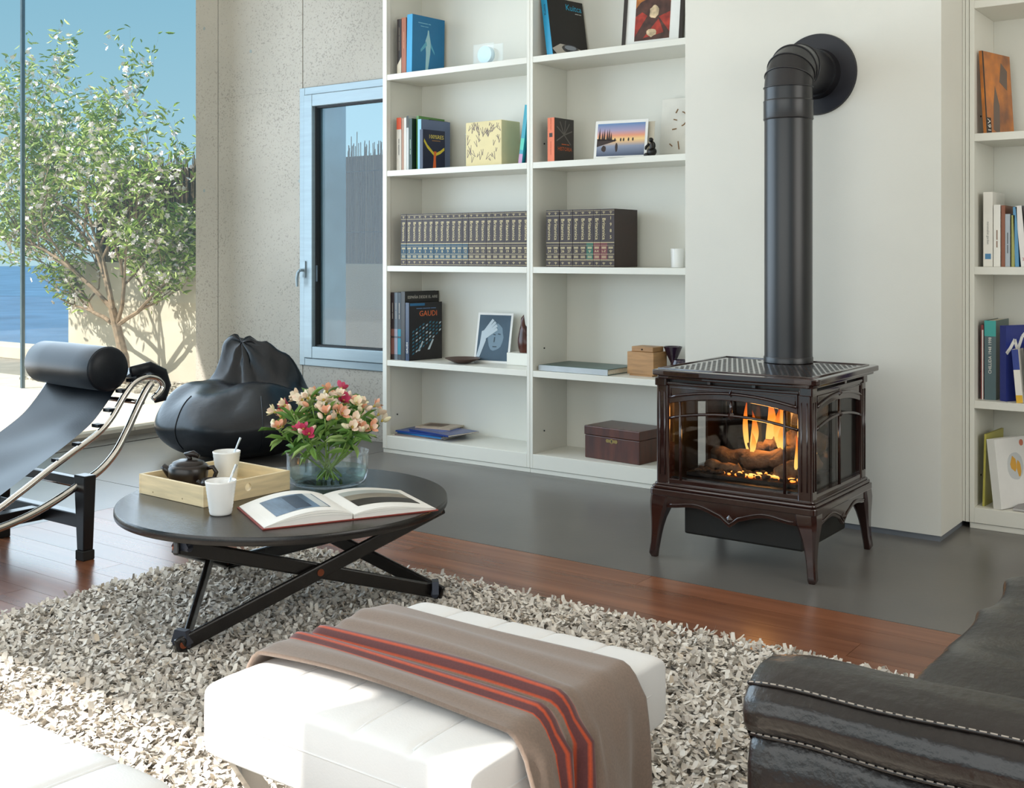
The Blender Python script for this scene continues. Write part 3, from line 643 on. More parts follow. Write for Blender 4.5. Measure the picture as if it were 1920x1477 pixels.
part('silhouettes', m, flat('#33231F'), pc)
c2 = thing('photo_card', 'pale card standing behind the sunset photograph', 'photograph', (-2.745, 4.735, zB), (R(-9), 0, R(6))); part('card', MB().box(-.12, .125, 0, .003, 0, .178), flat('#CFC6B4'), c2)
c3 = thing('photo_card', 'small card lying flat in front of the sunset photograph', 'photograph', (-2.70, 4.672, zB), R(12)); part('card', MB().box(-.11, .10, -.022, .022, 0, .002), flat('#E9E8E4'), c3); part('print', MB().box(-.10, .09, -.018, .014, .002, .0024), flat('#41576A'), c3)
fg = thing('figurine', 'small black seated figurine beside the sunset photograph', 'figurine', (-2.598, 4.70, zB), R(-30))
fgm = MB(); fgm.sphere((0, 0, .022), .024, 7, 10, (1.15, .9, .9)).sphere((0, .003, .05), .018, 7, 10, (1, .8, 1.2)).sphere((-.002, -.004, .078), .0115, 7, 10).sphere((-.03, -.012, .010), .012, 5, 8, (1.6, 1, .8)).tube([(-.014, -.006, .06), (-.03, -.016, .045), (-.018, -.024, .035)], [.007, .006, .005], 6).tube([(.014, -.006, .06), (.028, -.014, .04), (.012, -.024, .03)], [.007, .006, .005], 6)
part('body', fgm, mat('black_bronze', '#1C1A18', .45, .3), fg, smooth=True)
rl = thing('relief_panel', 'white plaster panel with small brown twig arcs', 'picture', (-2.505, 4.88, zB), (R(-7), 0, 0)); part('panel', MB().box(-.155, .12, 0, .012, 0, .30), mat('plaster_relief', '#DEDBD2', .9), rl, bevel=.002)
m = MB(); arc = [(-.045+.030*math.cos(a), 0, .195+.035*math.sin(a)) for a in [R(-80+16*k) for k in range(11)]]
m.tube([(x, -.001, z) for x, _, z in arc], .003, 6)
for p0, p1 in [((a0-.055, a1), (b0-.055, b1)) for (a0, a1), (b0, b1) in (((-.02, .225), (-.01, .245)), ((-.03, .195), (-.012, .19)), ((-.035, .145), (-.012, .148)), ((-.045, .075), (-.03, .062)), ((.0, .085), (.008, .045)))]: m.tube([(p0[0], -.001, p0[1]), (p1[0], -.001, p1[1])], .003, 6)
part('twig', m, mat('twig_brown', '#8A6A48', .8), rl)
wb_ = thing('beaker', 'small pale beaker at the chimney end of the encyclopedia shelf', 'cup', (-2.548, 4.86, 1.0345)); part('body', MB().lathe([(.03, 0), (.033, .09), (.03, .09), (.027, .004)], 20), porcelain, wb_, smooth=True, angle=50)

# fourth and bottom shelves of the bookcase beside the chimney
o = thing('portfolio', 'large grey green portfolio lying flat on the fourth shelf', 'book', (-3.02, 4.79, zD), R(-2))
part('cover', MB().box(-.205, .205, -.12, .14, 0, .003).box(-.205, .205, -.12, .14, .026, .029), mat('portfolio_green', '#46605C', .35), o, bevel=.001)
part('spine', MB().box(-.207, .207, -.124, -.12, .001, .028), mat('portfolio_silver', '#AEB4B8', .3, .2), o); part('page_block', MB().box(-.2, .2, -.119, .135, .003, .026), pages, o)
oak = mat('oak_box', '#A97F52', .45, var=.12, ns=4, stretch=(2, 2, 14)); o = thing('wooden_box', 'light oak box with a raised lid beside the portfolio', 'box', (-2.68, 4.80, zD), R(-4))
part('body', MB().box(-.075, .075, -.06, .06, .008, .115), oak, o, bevel=.002); part('lid', MB().box(-.06, .062, -.045, .05, .115, .14), oak, o, bevel=.003); part('foot_rail', MB().box(-.065, .065, -.055, .055, 0, .008), oak, o); part('knob', MB().sphere((0, -.046, .127), .004, 6, 8), darksteel, o, smooth=True)
o = thing('glass_goblet', 'dark purple glass goblet beside the oak box', 'goblet', (-2.572, 4.86, zD)); part('body', MB().lathe([(.038, 0), (.036, .006), (.012, .015), (.011, .06), (.03, .10), (.046, .14), (.042, .14), (.024, .10), (.004, .07)], 20), mat('purple_glass', '#2C1C2E', .12, spec=.7), o, smooth=True, angle=40)
o = thing('glass_pot', 'squat dark purple pot next to the glass goblet', 'pot', (-2.495, 4.79, zD)); part('body', MB().lathe([(.03, 0), (.04, .02), (.042, .07), (.036, .085), (.03, .085), (.034, .02)], 20), MATS['purple_glass'], o, smooth=True, angle=40)
maho = mat('mahogany_box', '#4C2415', .3, var=.2, ns=3, stretch=(10, 10, 1.5)); o = thing('wooden_chest', 'polished mahogany chest with a brass escutcheon on the lowest shelf', 'box', (-2.815, 4.822, zE), R(-6))
part('body', MB().box(-.165, .165, -.11, .11, 0, .112), maho, o, bevel=.003); part('lid', MB().box(-.168, .168, -.113, .113, .1135, .158), maho, o, bevel=.004)
brass = mat('aged_brass', '#8C7748', .4, .7); m = MB()
m.prism([(0, .013), (.012, .006), (.03, .009), (.036, 0), (.03, -.009), (.012, -.006), (0, -.013), (-.012, -.006), (-.03, -.009), (-.036, 0), (-.03, .009), (-.012, .006)], (0, -.11, .095), (1, 0, 0), (0, 0, 1), (0, -.0015, 0))
ee = part('escutcheon', m, brass, o, label='brass keyhole escutcheon'); part('keyhole', MB().cyl((0, -.1114, .097), (0, -.1122, .097), .004, 10).box(-.0015, .0015, -.1122, -.1114, .086, .097), blackin, ee)

# bookcase in the recess
y0 = 4.80; zR1, zR2, zR3, zR4 = 1.5815, 1.0485, .5135, .0855
b = book('book', 'tall orange and brown magazine leaning on the recess bookcase side', .012, .335, .23, mat('orange_cover', '#D9822E', .3, var=.3, ns=9, col2='#7A4A2E'), (-1.125, 4.775, zR1), rz=-14, lean=-3.5); cover_text(b, '16V', .034, .026, .034, .012, '#EDEBE4', up=True); face_poly(b, 'dark_edge', [rect(0, .010, 0, .335), rect(.010, .042, 0, .066)], '#241C18', .0118); face_poly(b, 'grey_shape', [[(.06, .02), (.11, .0), (.12, .12), (.09, .20), (.07, .12)], [(.13, .22), (.19, .19), (.20, .27), (.15, .30)]], '#6A5A50', .012)
for x, t, h, c, lab, kw in ((-1.120, .036, .30, '#E8E4DB', 'thick white book at the end of the recess shelf', dict(title='minimalist garden', tc='#8E8E88')), (-1.086, .026, .248, '#EDEAE2', 'thin white book beside the thick white book', dict(title=(6, 4), tc='#8E6E58')), (-1.063, .014, .245, '#8A4A26', 'rust brown book beside the thin white book', {}), (-1.046, .018, .21, '#A9B2BA', 'grey paperback lower than its neighbours', dict(title=(8, 6), tc='#5C6268')), (-1.026, .012, .205, '#9C9B4C', 'olive green paperback on the recess shelf', {}), (-1.011, .014, .238, '#4E8FB8', 'slim mid blue book on the recess shelf', dict(lean=-2))):
    o = thin(x, t, h, c, lab, y=y0, z=zR2, **kw)
    if x == -1.12: face_poly(o, 'blue_mark', [rect(-.011, .011, .03, .052)], '#4F86B0', t, side='spine')
for x, t, h, c, lab, tt in ((-.985, .022, .243, '#E4E0DC', 'white leaning paperback marked 2 on its spine', '2'), (-.960, .016, .24, '#40302C', 'dark brown leaning paperback', None), (-.932, .028, .265, '#2F7FA8', 'blue leaning hardback', None), (-.897, .03, .31, '#52B4D2', 'large light blue leaning book', None)):
    o = book('book', lab+' on the recess shelf', t, h, .2, c, (x, y0, zR2), lean=-5)
    if tt: spine_text(o, tt, .016, .03, '#A8322C', down=False)
b = book('book', 'thin red and white booklet beside the teal spined book', .010, .30, .2, '#7C3030', (-1.142, y0, zR3)); face_poly(b, 'white_strip', [rect(-.001, .004, 0, .28)], '#E8E2DA', .01, side='spine')
b = book('book', 'thick grey book with a teal topped spine lettered in white', .044, .318, .22, '#3C5450', (-1.112, y0, zR3), spine='#4E6468'); face_poly(b, 'teal_top', [rect(-.022, .022, .255, .318)], '#3FA6A0', .044, side='spine'); spine_text(b, 'CHILLIDA 1948 1998', .0165, .178, '#E5E2DA', up=True)
b = book('book', 'royal blue book with a white squiggle on its cover', .03, .30, .18, '#22307E', (-1.06, 4.79, zR3), rz=-30); pts = [(.0, .19), (.02, .21), (.045, .245), (.06, .20), (.085, .255), (.115, .28), (.125, .23), (.15, .21)]
face_poly(b, 'squiggle', [stroke(pts[i], pts[i+1], .015) for i in range(len(pts)-1)], '#EDEBE6', .03)
b = book('book', 'white and yellow spined paperback leaning behind the blue book', .024, .21, .15, '#E9E4DA', (-.995, 4.77, zR3), lean=-5, spine='#E9E4DA'); face_poly(b, 'yellow_foot', [rect(-.012, .012, 0, .03)], '#E0B030', .024, side='spine'); face_poly(b, 'blue_top', [rect(-.012, .012, .13, .21)], '#2C3F8C', .024, side='spine')
b = book('book', 'grey book with a pattern of pale rounded letters', .02, .23, .18, '#6A6E72', (-.955, 4.775, zR3), lean=-4, rz=-30); face_poly(b, 'pale_shapes', [blob(.03+.04*i, .05+.05*j, .014, .018, 10, .1, i*4+j) for i in range(4) for j in range(4)], '#A9A6A2', .02)
b = book('book', 'yellow green folder standing behind the white cookbook', .008, .29, .22, '#B5AD4E', (-1.135, 4.79, zR4), lean=1.5, rz=-4)
b = book('book', 'white cookbook with a plate of food on its cover, leaning', .036, .275, .19, '#E8E6E2', (-1.075, 4.765, zR4), lean=-7, rz=-24); face_poly(b, 'plate', [blob(.11, .16, .05, .055, 20, .03, 2)], '#C9CBCB', .036)
m = MB(); [m.prism(pl, (.0184, 0, 0), (0, 1, 0), (0, 0, 1), (.0004, 0, 0)) for pl in (blob(.10, .17, .018, .03, 10, .2, 3), blob(.13, .15, .014, .03, 10, .2, 4))]; part('food', m, flat('#D9A23E'), b); face_poly(b, 'red_seal', [blob(.16, .25, .013, .013, 12, 0, 1)], '#C9745A', .036)
o = thing('folder', 'flat grey closed folder lying on the lowest recess shelf', 'folder', (-.86, 4.87, zR4)); part('cover', MB().box(-.16, .16, -.10, .11, 0, .012), flat('#8B8788', .35), o, bevel=.003); part('edge_band', MB().box(-.161, .161, -.101, -.099, .002, .010), flat('#B9B6B4'), o)

# ------------------------------------------------------------------ stove
SX, SY = -1.70, 3.91
st = thing('gas_stove', 'glossy brown cast iron gas stove with a fire burning behind glass', 'stove', (SX, SY, 0))
def rrect(x0, x1, y0, y1, r, n=6):
    o = []
    for cx, cy, a0 in ((x1-r, y1-r, 0), (x0+r, y1-r, 90), (x0+r, y0+r, 180), (x1-r, y0+r, 270)):
        for k in range(n+1): a = R(a0+90*k/n); o.append((cx+r*math.cos(a), cy+r*math.sin(a)))
    return o
def slabz(poly, z0, z1): return MB().prism(poly, (0, 0, z0), (1, 0, 0), (0, 1, 0), (0, 0, z1-z0))
HB, DB = .290, .268                     # half width, half depth of the body
def bow(poly, y_front, amt, hw):        # gently bowed front edge
    return [(x, y-amt*(1-(x/hw)**2) if y < 0 and abs(y-y_front) < .03 else y) for x, y in poly]
topo = rrect(-.325, .325, -.30, .345, .03); ins = []
for k in range(9): ins.append((-.29+k*.0725, -.30))
poly = [p for p in topo if not (p[1] < -.29)]; 
poly = topo[:14]+[(-.295, -.30)]+[(-.295+.59*k/12, -.30-.022*(1-((-.295+.59*k/12)/.3)**2)) for k in range(1, 12)]+[(.295, -.30)]+topo[21:]
part('top_plate', slabz(poly, .662, .682), enamel, st, bevel=.006, seg=3)
part('top_rim', slabz([(x*.955, y*.955+.002) for x, y in poly], .650, .662), enamel, st, bevel=.004)
gr = MB()
for i in range(25):
    for j in range(23):
        x = -.252+i*.021+(.0105 if j % 2 else 0); y = -.235+j*.0225
        if abs(x) > .265 or (x*x+(y-.236)**2) < .112**2: continue
        q = [(x+.0075*math.cos(2*PI*k/8), y+.0042*math.sin(2*PI*k/8)) for k in range(8)]
        gr.prism(q, (0, 0, .6822), (1, 0, 0), (0, 1, 0), (0, 0, .0004))
tag(part('top_grille_holes', gr, blackin, st), kind='stuff')
rim = MB()
for a, b_ in (((-.29, -.26), (.29, -.26)), ((.29, -.26), (.29, .31)), ((.29, .31), (-.29, .31)), ((-.29, .31), (-.29, -.26))): rim.tube([(a[0], a[1], .683), (b_[0], b_[1], .683)], .003, 6)
part('top_border', rim, enamel, st, smooth=True)
# cornice with open vent slot
part('vent_cavity', MB().box(-HB+.02, HB-.02, -DB+.02, DB-.02, .625, .652), blackin, st)
for sx in (-1, 1):
    for sy in (-1, 1):
        part('corner_block', slabz(rrect(min(sx*.25, sx*.298), max(sx*.25, sx*.298), min(sy*.23, sy*.277), max(sy*.23, sy*.277), .006), .622, .651), enamel, st, bevel=.003)
for x in (-.085, .085): part('vent_post', MB().box(x-.006, x+.006, -DB-.002, -DB+.02, .636, .651), enamel, st)
part('vent_post', MB().box(HB-.02, HB+.002, .05, .07, .636, .651), enamel, st)
part('vent_rail', MB().box(-.25, .25, -DB-.005, -DB+.015, .626, .637).box(HB-.015, HB+.005, -.23, .23, .626, .637).box(-HB-.005, -HB+.015, -.23, .23, .626, .637), enamel, st, bevel=.003)
# corner posts
for sx in (-1, 1):
    for sy in (-1, 1):
        px, py = sx*.268, sy*.246
        m = slabz(rrect(px-.026, px+.026, py-.026, py+.026, .009), .268, .624)
        cp = part('corner_post', m, enamel, st, bevel=.002)
        f = MB()
        for d in (-.010, .010): f.tube([(px+d, py+sy*.0265, .30), (px+d, py+sy*.0265, .60)], .0028, 6).tube([(px+sx*.0265, py+d, .30), (px+sx*.0265, py+d, .60)], .0028, 6)
        part('flute', f, enamel, cp, smooth=True)
def arch(w, zs, zc, n=16): return [(-w+2*w*k/n, zc-(zc-zs)*((-w+2*w*k/n)/w)**2) for k in range(n+1)]
def facade(o, u, w, width, sfx, post):
    """one framed face: header with arch, rails, glazing bars, rib and diamond; u runs along the face, w points outwards"""
    u = Vector(u); w = Vector(w); o = Vector(o); v = Vector((0, 0, 1)); W2 = width
    ar = arch(W2, .558, .586)
    part('face_header', MB().prism([(-W2, .627), *ar, (W2, .627)], o-w*.024, u, v, w*.024), enamel, st, bevel=.002)
    part('face_rail', MB().prism(rect(-W2, W2, .268, .287), o-w*.024, u, v, w*.024), enamel, st, bevel=.002)
    rb = [o+u*x+v*(z+.024)+w*.002 for x, z in arch(W2*.985, .558, .586)]
    part('arch_rib', MB().tube(rb, .0055, 8), enamel, st, smooth=True)
    pr = MB(); c = [(-W2+.012, .617), (W2-.012, .617), (W2-.012, .598)]
    pr.tube([o+u*x+v*z+w*.001 for x, z in ((-W2+.008, .586), (-W2+.008, .618), (W2-.008, .618), (W2-.008, .586))], .002, 6)
    part('panel_bead', pr, enamel, st, smooth=True)
    hb = [(x, z-.052) for x, z in arch(W2, .558, .586)]
    gb_ = MB().tube([o+u*x+v*z for x, z in hb], .0052, 8)
    for xb in post:
        zt = .586-.028*(xb/W2)**2
        gb_.tube([o+u*xb+v*.286, o+u*xb+v*zt], .0055, 8)
    gb_.tube([o+v*.536, o+v*.586], .0052, 8) if len(post) == 2 else None
    part('glazing_bar', gb_, enamel, st, smooth=True)
    dm = MB(); 
    for zc in (.534, .611):
        r_ = .017 if zc < .6 else .013
        dm.add([o+v*(zc+r_), o+u*r_+v*zc, o+v*(zc-r_), o-u*r_+v*zc, o+v*zc+w*.012], [(0, 1, 4), (1, 2, 4), (2, 3, 4), (3, 0, 4), (3, 2, 1, 0)])
    part('diamond_boss', dm, enamel, st)
    part('glass_pane', MB().prism([(-W2, .287), *arch(W2, .557, .585)[::-1], ][0:0] or [(-W2, .287), (W2, .287), *arch(W2, .557, .585)[::-1]], o-w*.020, u, v, w*.004), stoveglass, st)
facade((0, -DB, 0), (1, 0, 0), (0, -1, 0), .243, 'f', (-.197, .197))
facade((HB, 0, 0), (0, 1, 0), (1, 0, 0), .221, 'r', (.0,))
facade((-HB, 0, 0), (0, -1, 0), (-1, 0, 0), .221, 'l', (.0,))
# firebox
part('back_plate', MB().box(-.243, .243, DB-.03, DB, .268, .627), blackin, st)
part('firebox_back', MB().box(-.20, .20, .13, .145, .287, .60), mat('black_porcelain', '#0B0A0A', .08, spec=.7), st)
part('firebox_roof', MB().box(-.27, .27, -.235, .235, .602, .624), blackin, st)
part('firebox_floor', MB().box(-.262, .262, -.24, .235, .268, .292), blackin, st)
part('side_liner', MB().box(-.272, -.262, -.225, .0, .29, .60), blackin, st); part('side_liner', MB().box(-.272, -.262, .085, .225, .29, .60), mat('bronze_liner', '#3A2A1E', .3, .4), st); part('side_liner', MB().box(.262, .272, .02, .225, .29, .60), blackin, st)
part('burner_tray', MB().box(-.21, .21, -.20, .12, .292, .306), mat('burnt_grate', '#1A1512', .8), st, bevel=.004)
logm = mat('charred_log', '#8F735A', .95, var=.5, ns=18, bump=1.0, bs=45, col2='#43332A')
def log(p0, p1, r0, r1, seed):
    g = random.Random(seed); n = 9; pts = []; rr = []
    for k in range(n):
        t = k/(n-1); pts.append(Vector(p0).lerp(Vector(p1), t)+Vector((0, g.gauss(0, .004), g.gauss(0, .004)))); rr.append((r0+(r1-r0)*t)*g.uniform(.9, 1.1))
    m = MB().tube(pts, rr, 12); m.v = [tuple(c+g.gauss(0, .0022) for c in p) for p in m.v]
    return part('log', m, logm, st, smooth=True)
log((-.20, .02, .335), (.10, -.02, .352), .030, .034, 1); log((-.05, -.07, .333), (.20, .06, .395), .032, .026, 2); log((.02, .085, .40), (.22, .0, .425), .032, .036, 3)
log((.13, -.16, .325), (.215, -.02, .365), .03, .028, 4); log((-.08, .06, .375), (.03, .04, .388), .016, .022, 5); log((-.17, -.10, .322), (-.03, -.13, .322), .02, .018, 6)
emb = MB(); em2 = MB(); g = random.Random(9)
for k in range(210):
    x = g.uniform(-.18, .20); y = g.uniform(-.19, -.09); r_ = g.uniform(.005, .011)
    (emb if g.random() < .36 and x > -.09 else em2).sphere((x, y, .309+r_*.5), r_, 4, 6, (1.2, 1, .7))
tag(part('glowing_embers', emb, emit_mat('ember_glow', [(0, (1, .10, .01), 1), (.5, (1, .3, .04), 1), (1, (1, .62, .2), 1)], 2.6, .305, .322), st), kind='stuff')
tag(part('ash_bed', em2, mat('ash_bed', '#3A2E26', .95, var=.4, ns=60), st), kind='stuff')
flame = emit_mat('flame', [(0, (1, .62, .16), .9), (.25, (1, .55, .12), .95), (.55, (1, .30, .03), .7), (.85, (1, .15, .01), .25), (1, (1, .1, 0), .0)], 1.7, 0, 1)
def flame_mesh():
    m = MB()
    def fn(a, b_):
        z = a; r_ = .15*math.sin(PI*min(1, (z*.92+.08)))**.8*(1-z)**.55+.004; t = 2*PI*b_
        return (r_*math.cos(t)+.10*math.sin(z*3.1), .45*r_*math.sin(t), z)
    return m.grid(fn, 16, 12, cv=True).mesh('flame', flame, True)
fm = flame_mesh()
for x, y, z, h, w, rz in ((-.055, .03, .37, .15, .13, 0), (.0, .05, .385, .20, .15, .4), (.055, .04, .375, .17, .15, 2.9), (.18, -.13, .345, .13, .09, 0), (-.09, .07, .36, .20, .10, 3.0), (.11, .08, .42, .12, .10, .2), (.20, .0, .37, .10, .08, 1.2), (-.03, -.03, .36, .09, .10, 1.0), (.09, -.01, .385, .11, .11, 3.6), (.03, .09, .40, .19, .12, .9)):
    o = part('flame', fm, None, st, loc=(x, y, z), rot=(0, 0, rz)); o.scale = (w, w, h)
fl_ = lamp('fire_light', 'POINT', (0, -.04, .46), (0, 0, 0), 2.2, (1, .45, .12), shadow_soft_size=.05); fl_.parent = st
# base, apron, legs
def ring(hw, hd, z0, z1, r=.02): return slabz(rrect(-hw, hw, -hd, hd, r), z0, z1)
part('base_moulding', ring(.302, .280, .262, .270), enamel, st, bevel=.003); part('base_moulding', ring(.309, .287, .250, .262), enamel, st, bevel=.005, seg=3); part('base_moulding', ring(.314, .292, .226, .250), enamel, st, bevel=.004)
def scallop(W2):
    n = 28; o = []
    for k in range(n+1):
        t = -1+2*k/n; o.append((W2*t, .183-.022*math.cos(PI*t*1.0)*.35-.02*max(0, 1-abs(t)*7)-.010*math.cos(2*PI*t)+.004*abs(t)))
    return o
for o_, u_, w_, W2 in (((0, -.284, 0), (1, 0, 0), (0, -1, 0), .245), ((.306, 0, 0), (0, 1, 0), (1, 0, 0), .225), ((-.306, 0, 0), (0, -1, 0), (-1, 0, 0), .225)):
    s_ = scallop(W2); O, U, Wv = Vector(o_), Vector(u_), Vector(w_)
    part('apron', MB().prism([*s_, (W2, .227), (-W2, .227)], O-Wv*.012, U, (0, 0, 1), Wv*.012), enamel, st, bevel=.002)
    part('apron_bead', MB().tube([O+U*x*.96+Vector((0, 0, z+.013))+Wv*.001 for x, z in s_], .0035, 6), enamel, st, smooth=True)
    part('apron_boss', MB().add([O+Vector((0, 0, .190)), O+U*.014+Vector((0, 0, .175)), O+Vector((0, 0, .158)), O-U*.014+Vector((0, 0, .175)), O+Vector((0, 0, .175))+Wv*.010], [(0, 1, 4), (1, 2, 4), (2, 3, 4), (3, 0, 4), (3, 2, 1, 0)]), enamel, st)
def leg(sx, sy):
    prof = ((.228, .0, .040), (.20, .004, .038), (.17, .009, .031), (.14, .013, .024), (.11, .016, .0195), (.08, .0185, .0165), (.05, .021, .015), (.025, .024, .015), (.012, .025, .015), (0, .023, .011))
    V = []; n = 4
    for z, off, hw in prof:
        cx = sx*(.272+off*1.1); cy = sy*(.250+off*1.1); c = hw*.35
        q = [(hw, -hw+c), (hw, hw-c), (hw-c, hw), (-hw+c, hw), (-hw, hw-c), (-hw, -hw+c), (-hw+c, -hw), (hw-c, -hw)]
        V.append([(cx+a, cy+b_, z) for a, b_ in q])
    m = MB(); k = 8
    m.add([p for r_ in V for p in r_], [(i*k+j, i*k+(j+1) % k, (i+1)*k+(j+1) % k, (i+1)*k+j) for i in range(len(V)-1) for j in range(k)]+[tuple(range(k)), tuple((len(V)-1)*k+j for j in range(k))])
    return part('leg', m, enamel, st, smooth=True, angle=35)
for sx in (-1, 1):
    for sy in (-1, 1): leg(sx, sy)
part('control_box', MB().box(-.205, .245, -.225, .19, .085, .23), mat('matt_black_steel', '#15130F', .6), st, bevel=.008)

# flue pipe
pp = thing('stove_pipe', 'black flue pipe rising from the stove into the chimney breast', 'pipe', (-1.696, 4.146, .684))
PR = .0905; zf = 1.829
part('pipe_section', MB().lathe([(PR, .012), (PR, .94)], 48), stovepipe, pp, smooth=True, angle=40)
part('base_ring', MB().lathe([(PR+.003, 0), (PR+.003, .018), (PR+.001, .022), (PR, .022)], 48), stovepipe, pp, smooth=True, angle=40)
part('collar', MB().lathe([(PR+.0025, .93), (PR+.0045, .934), (PR+.0035, .938), (PR+.0035, .998), (PR+.0045, 1.002), (PR+.0025, 1.006)], 48), stovepipe, pp, smooth=True, angle=40)
part('pipe_section', MB().lathe([(PR+.001, 1.006), (PR+.001, 1.055)], 48), stovepipe, pp, smooth=True, angle=40)
Re = zf-.684-1.055; ca = 5
for k in range(4):
    a0, a1 = PI/2*k/4, PI/2*(k+1)/4
    def cp(a): return Vector((0, Re-Re*math.cos(a), 1.055+Re*math.sin(a)))
    def ringat(a, am, ctr, tdir, rr):
        out = []
        for j in range(48):
            t = 2*PI*j/48; x = rr*math.cos(t); s_ = rr*math.sin(t); nrm = Vector((0, -math.cos(a), math.sin(a))); out.append(ctr+Vector((x, 0, 0))+nrm*s_)
        return out
    r0 = ringat(a0, 0, cp(a0), None, PR+.001); r1 = ringat(a1, 0, cp(a1), None, PR+.001)
    m = MB(); m.add(r0+r1, [(j, (j+1) % 48, 48+(j+1) % 48, 48+j) for j in range(48)]+[tuple(range(48)), tuple(range(48, 96))])
    part('elbow_gore', m, stovepipe, pp, smooth=True, angle=40)
    part('elbow_seam', MB().tube(ringat(a0, 0, cp(a0), None, PR+.002), .003, 6, closed=True), stovepipe, pp, smooth=True)
part('elbow_seam', MB().tube(ringat(PI/2, 0, cp(PI/2), None, PR+.002), .003, 6, closed=True), stovepipe, pp, smooth=True)
yE = Re; yW = 4.447-4.146
part('pipe_section', MB().tube([(0, yE, zf-.684), (0, yW-.008, zf-.684)], PR-.002, 48), stovepipe, pp, smooth=True, angle=40)
part('wall_collar', MB().tube([(0, yW-.05, zf-.684), (0, yW-.010, zf-.684)], [PR+.006, PR+.012], 48), stovepipe, pp, smooth=True, angle=40)
part('wall_flange', MB().tube([(0, yW-.012, zf-.684), (0, yW-.001, zf-.684)], [.163, .166], 64), mat('black_flange', '#1B1A22', .4), pp, smooth=True, angle=40)

# ------------------------------------------------------------------ coffee table
TX, TY, TZ = -2.59, 2.385, .357
tb_ = thing('coffee_table', 'round black wooden coffee table on crossed folding legs', 'table', (TX, TY, 0))
part('tabletop', MB().lathe([(.485, .331), (.494, .333), (.4955, .338), (.4955, .352), (.493, .357)], 96), blackwood, tb_, bevel=0, smooth=True, angle=50)
vx = [(.462*math.cos(R(a)), .462*math.sin(R(a))) for a in (-79, 41, 161)]
zt, zb = .312, .055
for i in range(3):
    j = (i+1) % 3; a = Vector((*vx[i], 0)); b_ = Vector((*vx[j], 0)); d = (b_-a).normalized(); out = Vector((d.y, -d.x, 0))
    for k, (p, q) in enumerate(((a, b_), (b_, a))):
        off = out*(.010 if k == 0 else -.010)
        p0 = p+off+Vector((0, 0, zb)); p1 = q+off+Vector((0, 0, zt)); dd = (p1-p0).normalized()
        part('leg', MB().bar(p0-dd*.018, p1+dd*.018, .016, .042, up=dd.cross(out)), blackwood, tb_, bevel=.005)
        sg = 1 if k == 0 else -1
        for pe in (p0, p1): part('bolt', MB().cyl(pe+out*.007*sg, pe+out*.0115*sg, .010, 14), copper, tb_, label='copper coloured bolt head')
    mid = (a+b_)/2+Vector((0, 0, (zt+zb)/2)); part('bolt', MB().cyl(mid-out*.02, mid+out*.0205, .0105, 14), copper, tb_)
    c = a.normalized(); ti = Vector((-c.y, c.x, 0))
    for zz, nm in ((zb, 'foot_bracket'), (zt, 'hinge_bracket')):
        p = a-c*.006+Vector((0, 0, zz)); m = MB().cyl(p-ti*.026, p+ti*.026, .012, 12).prism([(-.03, 0), (.03, 0), (.018, .035 if zz < .2 else .018), (-.018, .035 if zz < .2 else .018)], p+c*.012, ti, (0, 0, 1), -c*.02)
        part(nm, m, mat('blue_grey_steel', '#3A3D48', .4, .4), tb_, smooth=True, angle=35)

# things on the table
ty_ = thing('serving_tray', 'square birch plywood tray on the coffee table', 'tray', (-2.828, 2.312, TZ+.0005), R(-2.5))
hw, t_, hh = .163, .009, .060
part('bottom', MB().box(-hw+t_, hw-t_, -hw+t_, hw-t_, .004, .009), birch, ty_)
def holed_side():
    bm_ = MB(); yy = hw; xs = hw
    # side panel on +x with a round finger hole: four quads fan around the hole
    ca_ = [math.atan2(z-.034, y) % (2*PI) for y in (-hw, hw) for z in (0, hh)]
    angs = sorted(ca_+[2*PI*k/20 for k in range(20)]); n = len(angs); V = []; Fs = []
    hol = [(.012*math.cos(a), .034+.012*math.sin(a)) for a in angs]
    for x in (xs-t_, xs):
        for (y, z) in hol: V.append((x, y, z))
        for a in angs:
            c, s_ = math.cos(a), math.sin(a); f = min((hw/abs(c)) if abs(c) > 1e-6 else 1e9, ((hh-.034) if s_ > 0 else .034)/abs(s_) if abs(s_) > 1e-6 else 1e9); V.append((x, f*c, .034+f*s_))
    for k in range(n):
        q = (k+1) % n
        Fs += [(k, q, n+q, n+k), (2*n+k, 3*n+k, 3*n+q, 2*n+q), (k, 2*n+k, 2*n+q, q), (n+k, n+q, 3*n+q, 3*n+k)]
    return bm_.add(V, Fs)
part('side', holed_side(), birch, ty_); m = holed_side(); m.v = [(-x, y, z) for x, y, z in m.v]; part('side', m, birch, ty_)
part('side', MB().box(-hw+t_, hw-t_, -hw, -hw+t_, 0, hh), birch, ty_, bevel=.001); part('side', MB().box(-hw+t_, hw-t_, hw-t_, hw, 0, hh), birch, ty_, bevel=.001)
m = MB(); [m.cyl((x, -hw-.0004, .012), (x, -hw+.002, .012), .0025, 8) for x in (-.09, .06)]; part('dowel', m, mat('dowel_end', '#9C8560', .7), ty_)
tz = TZ+.0105
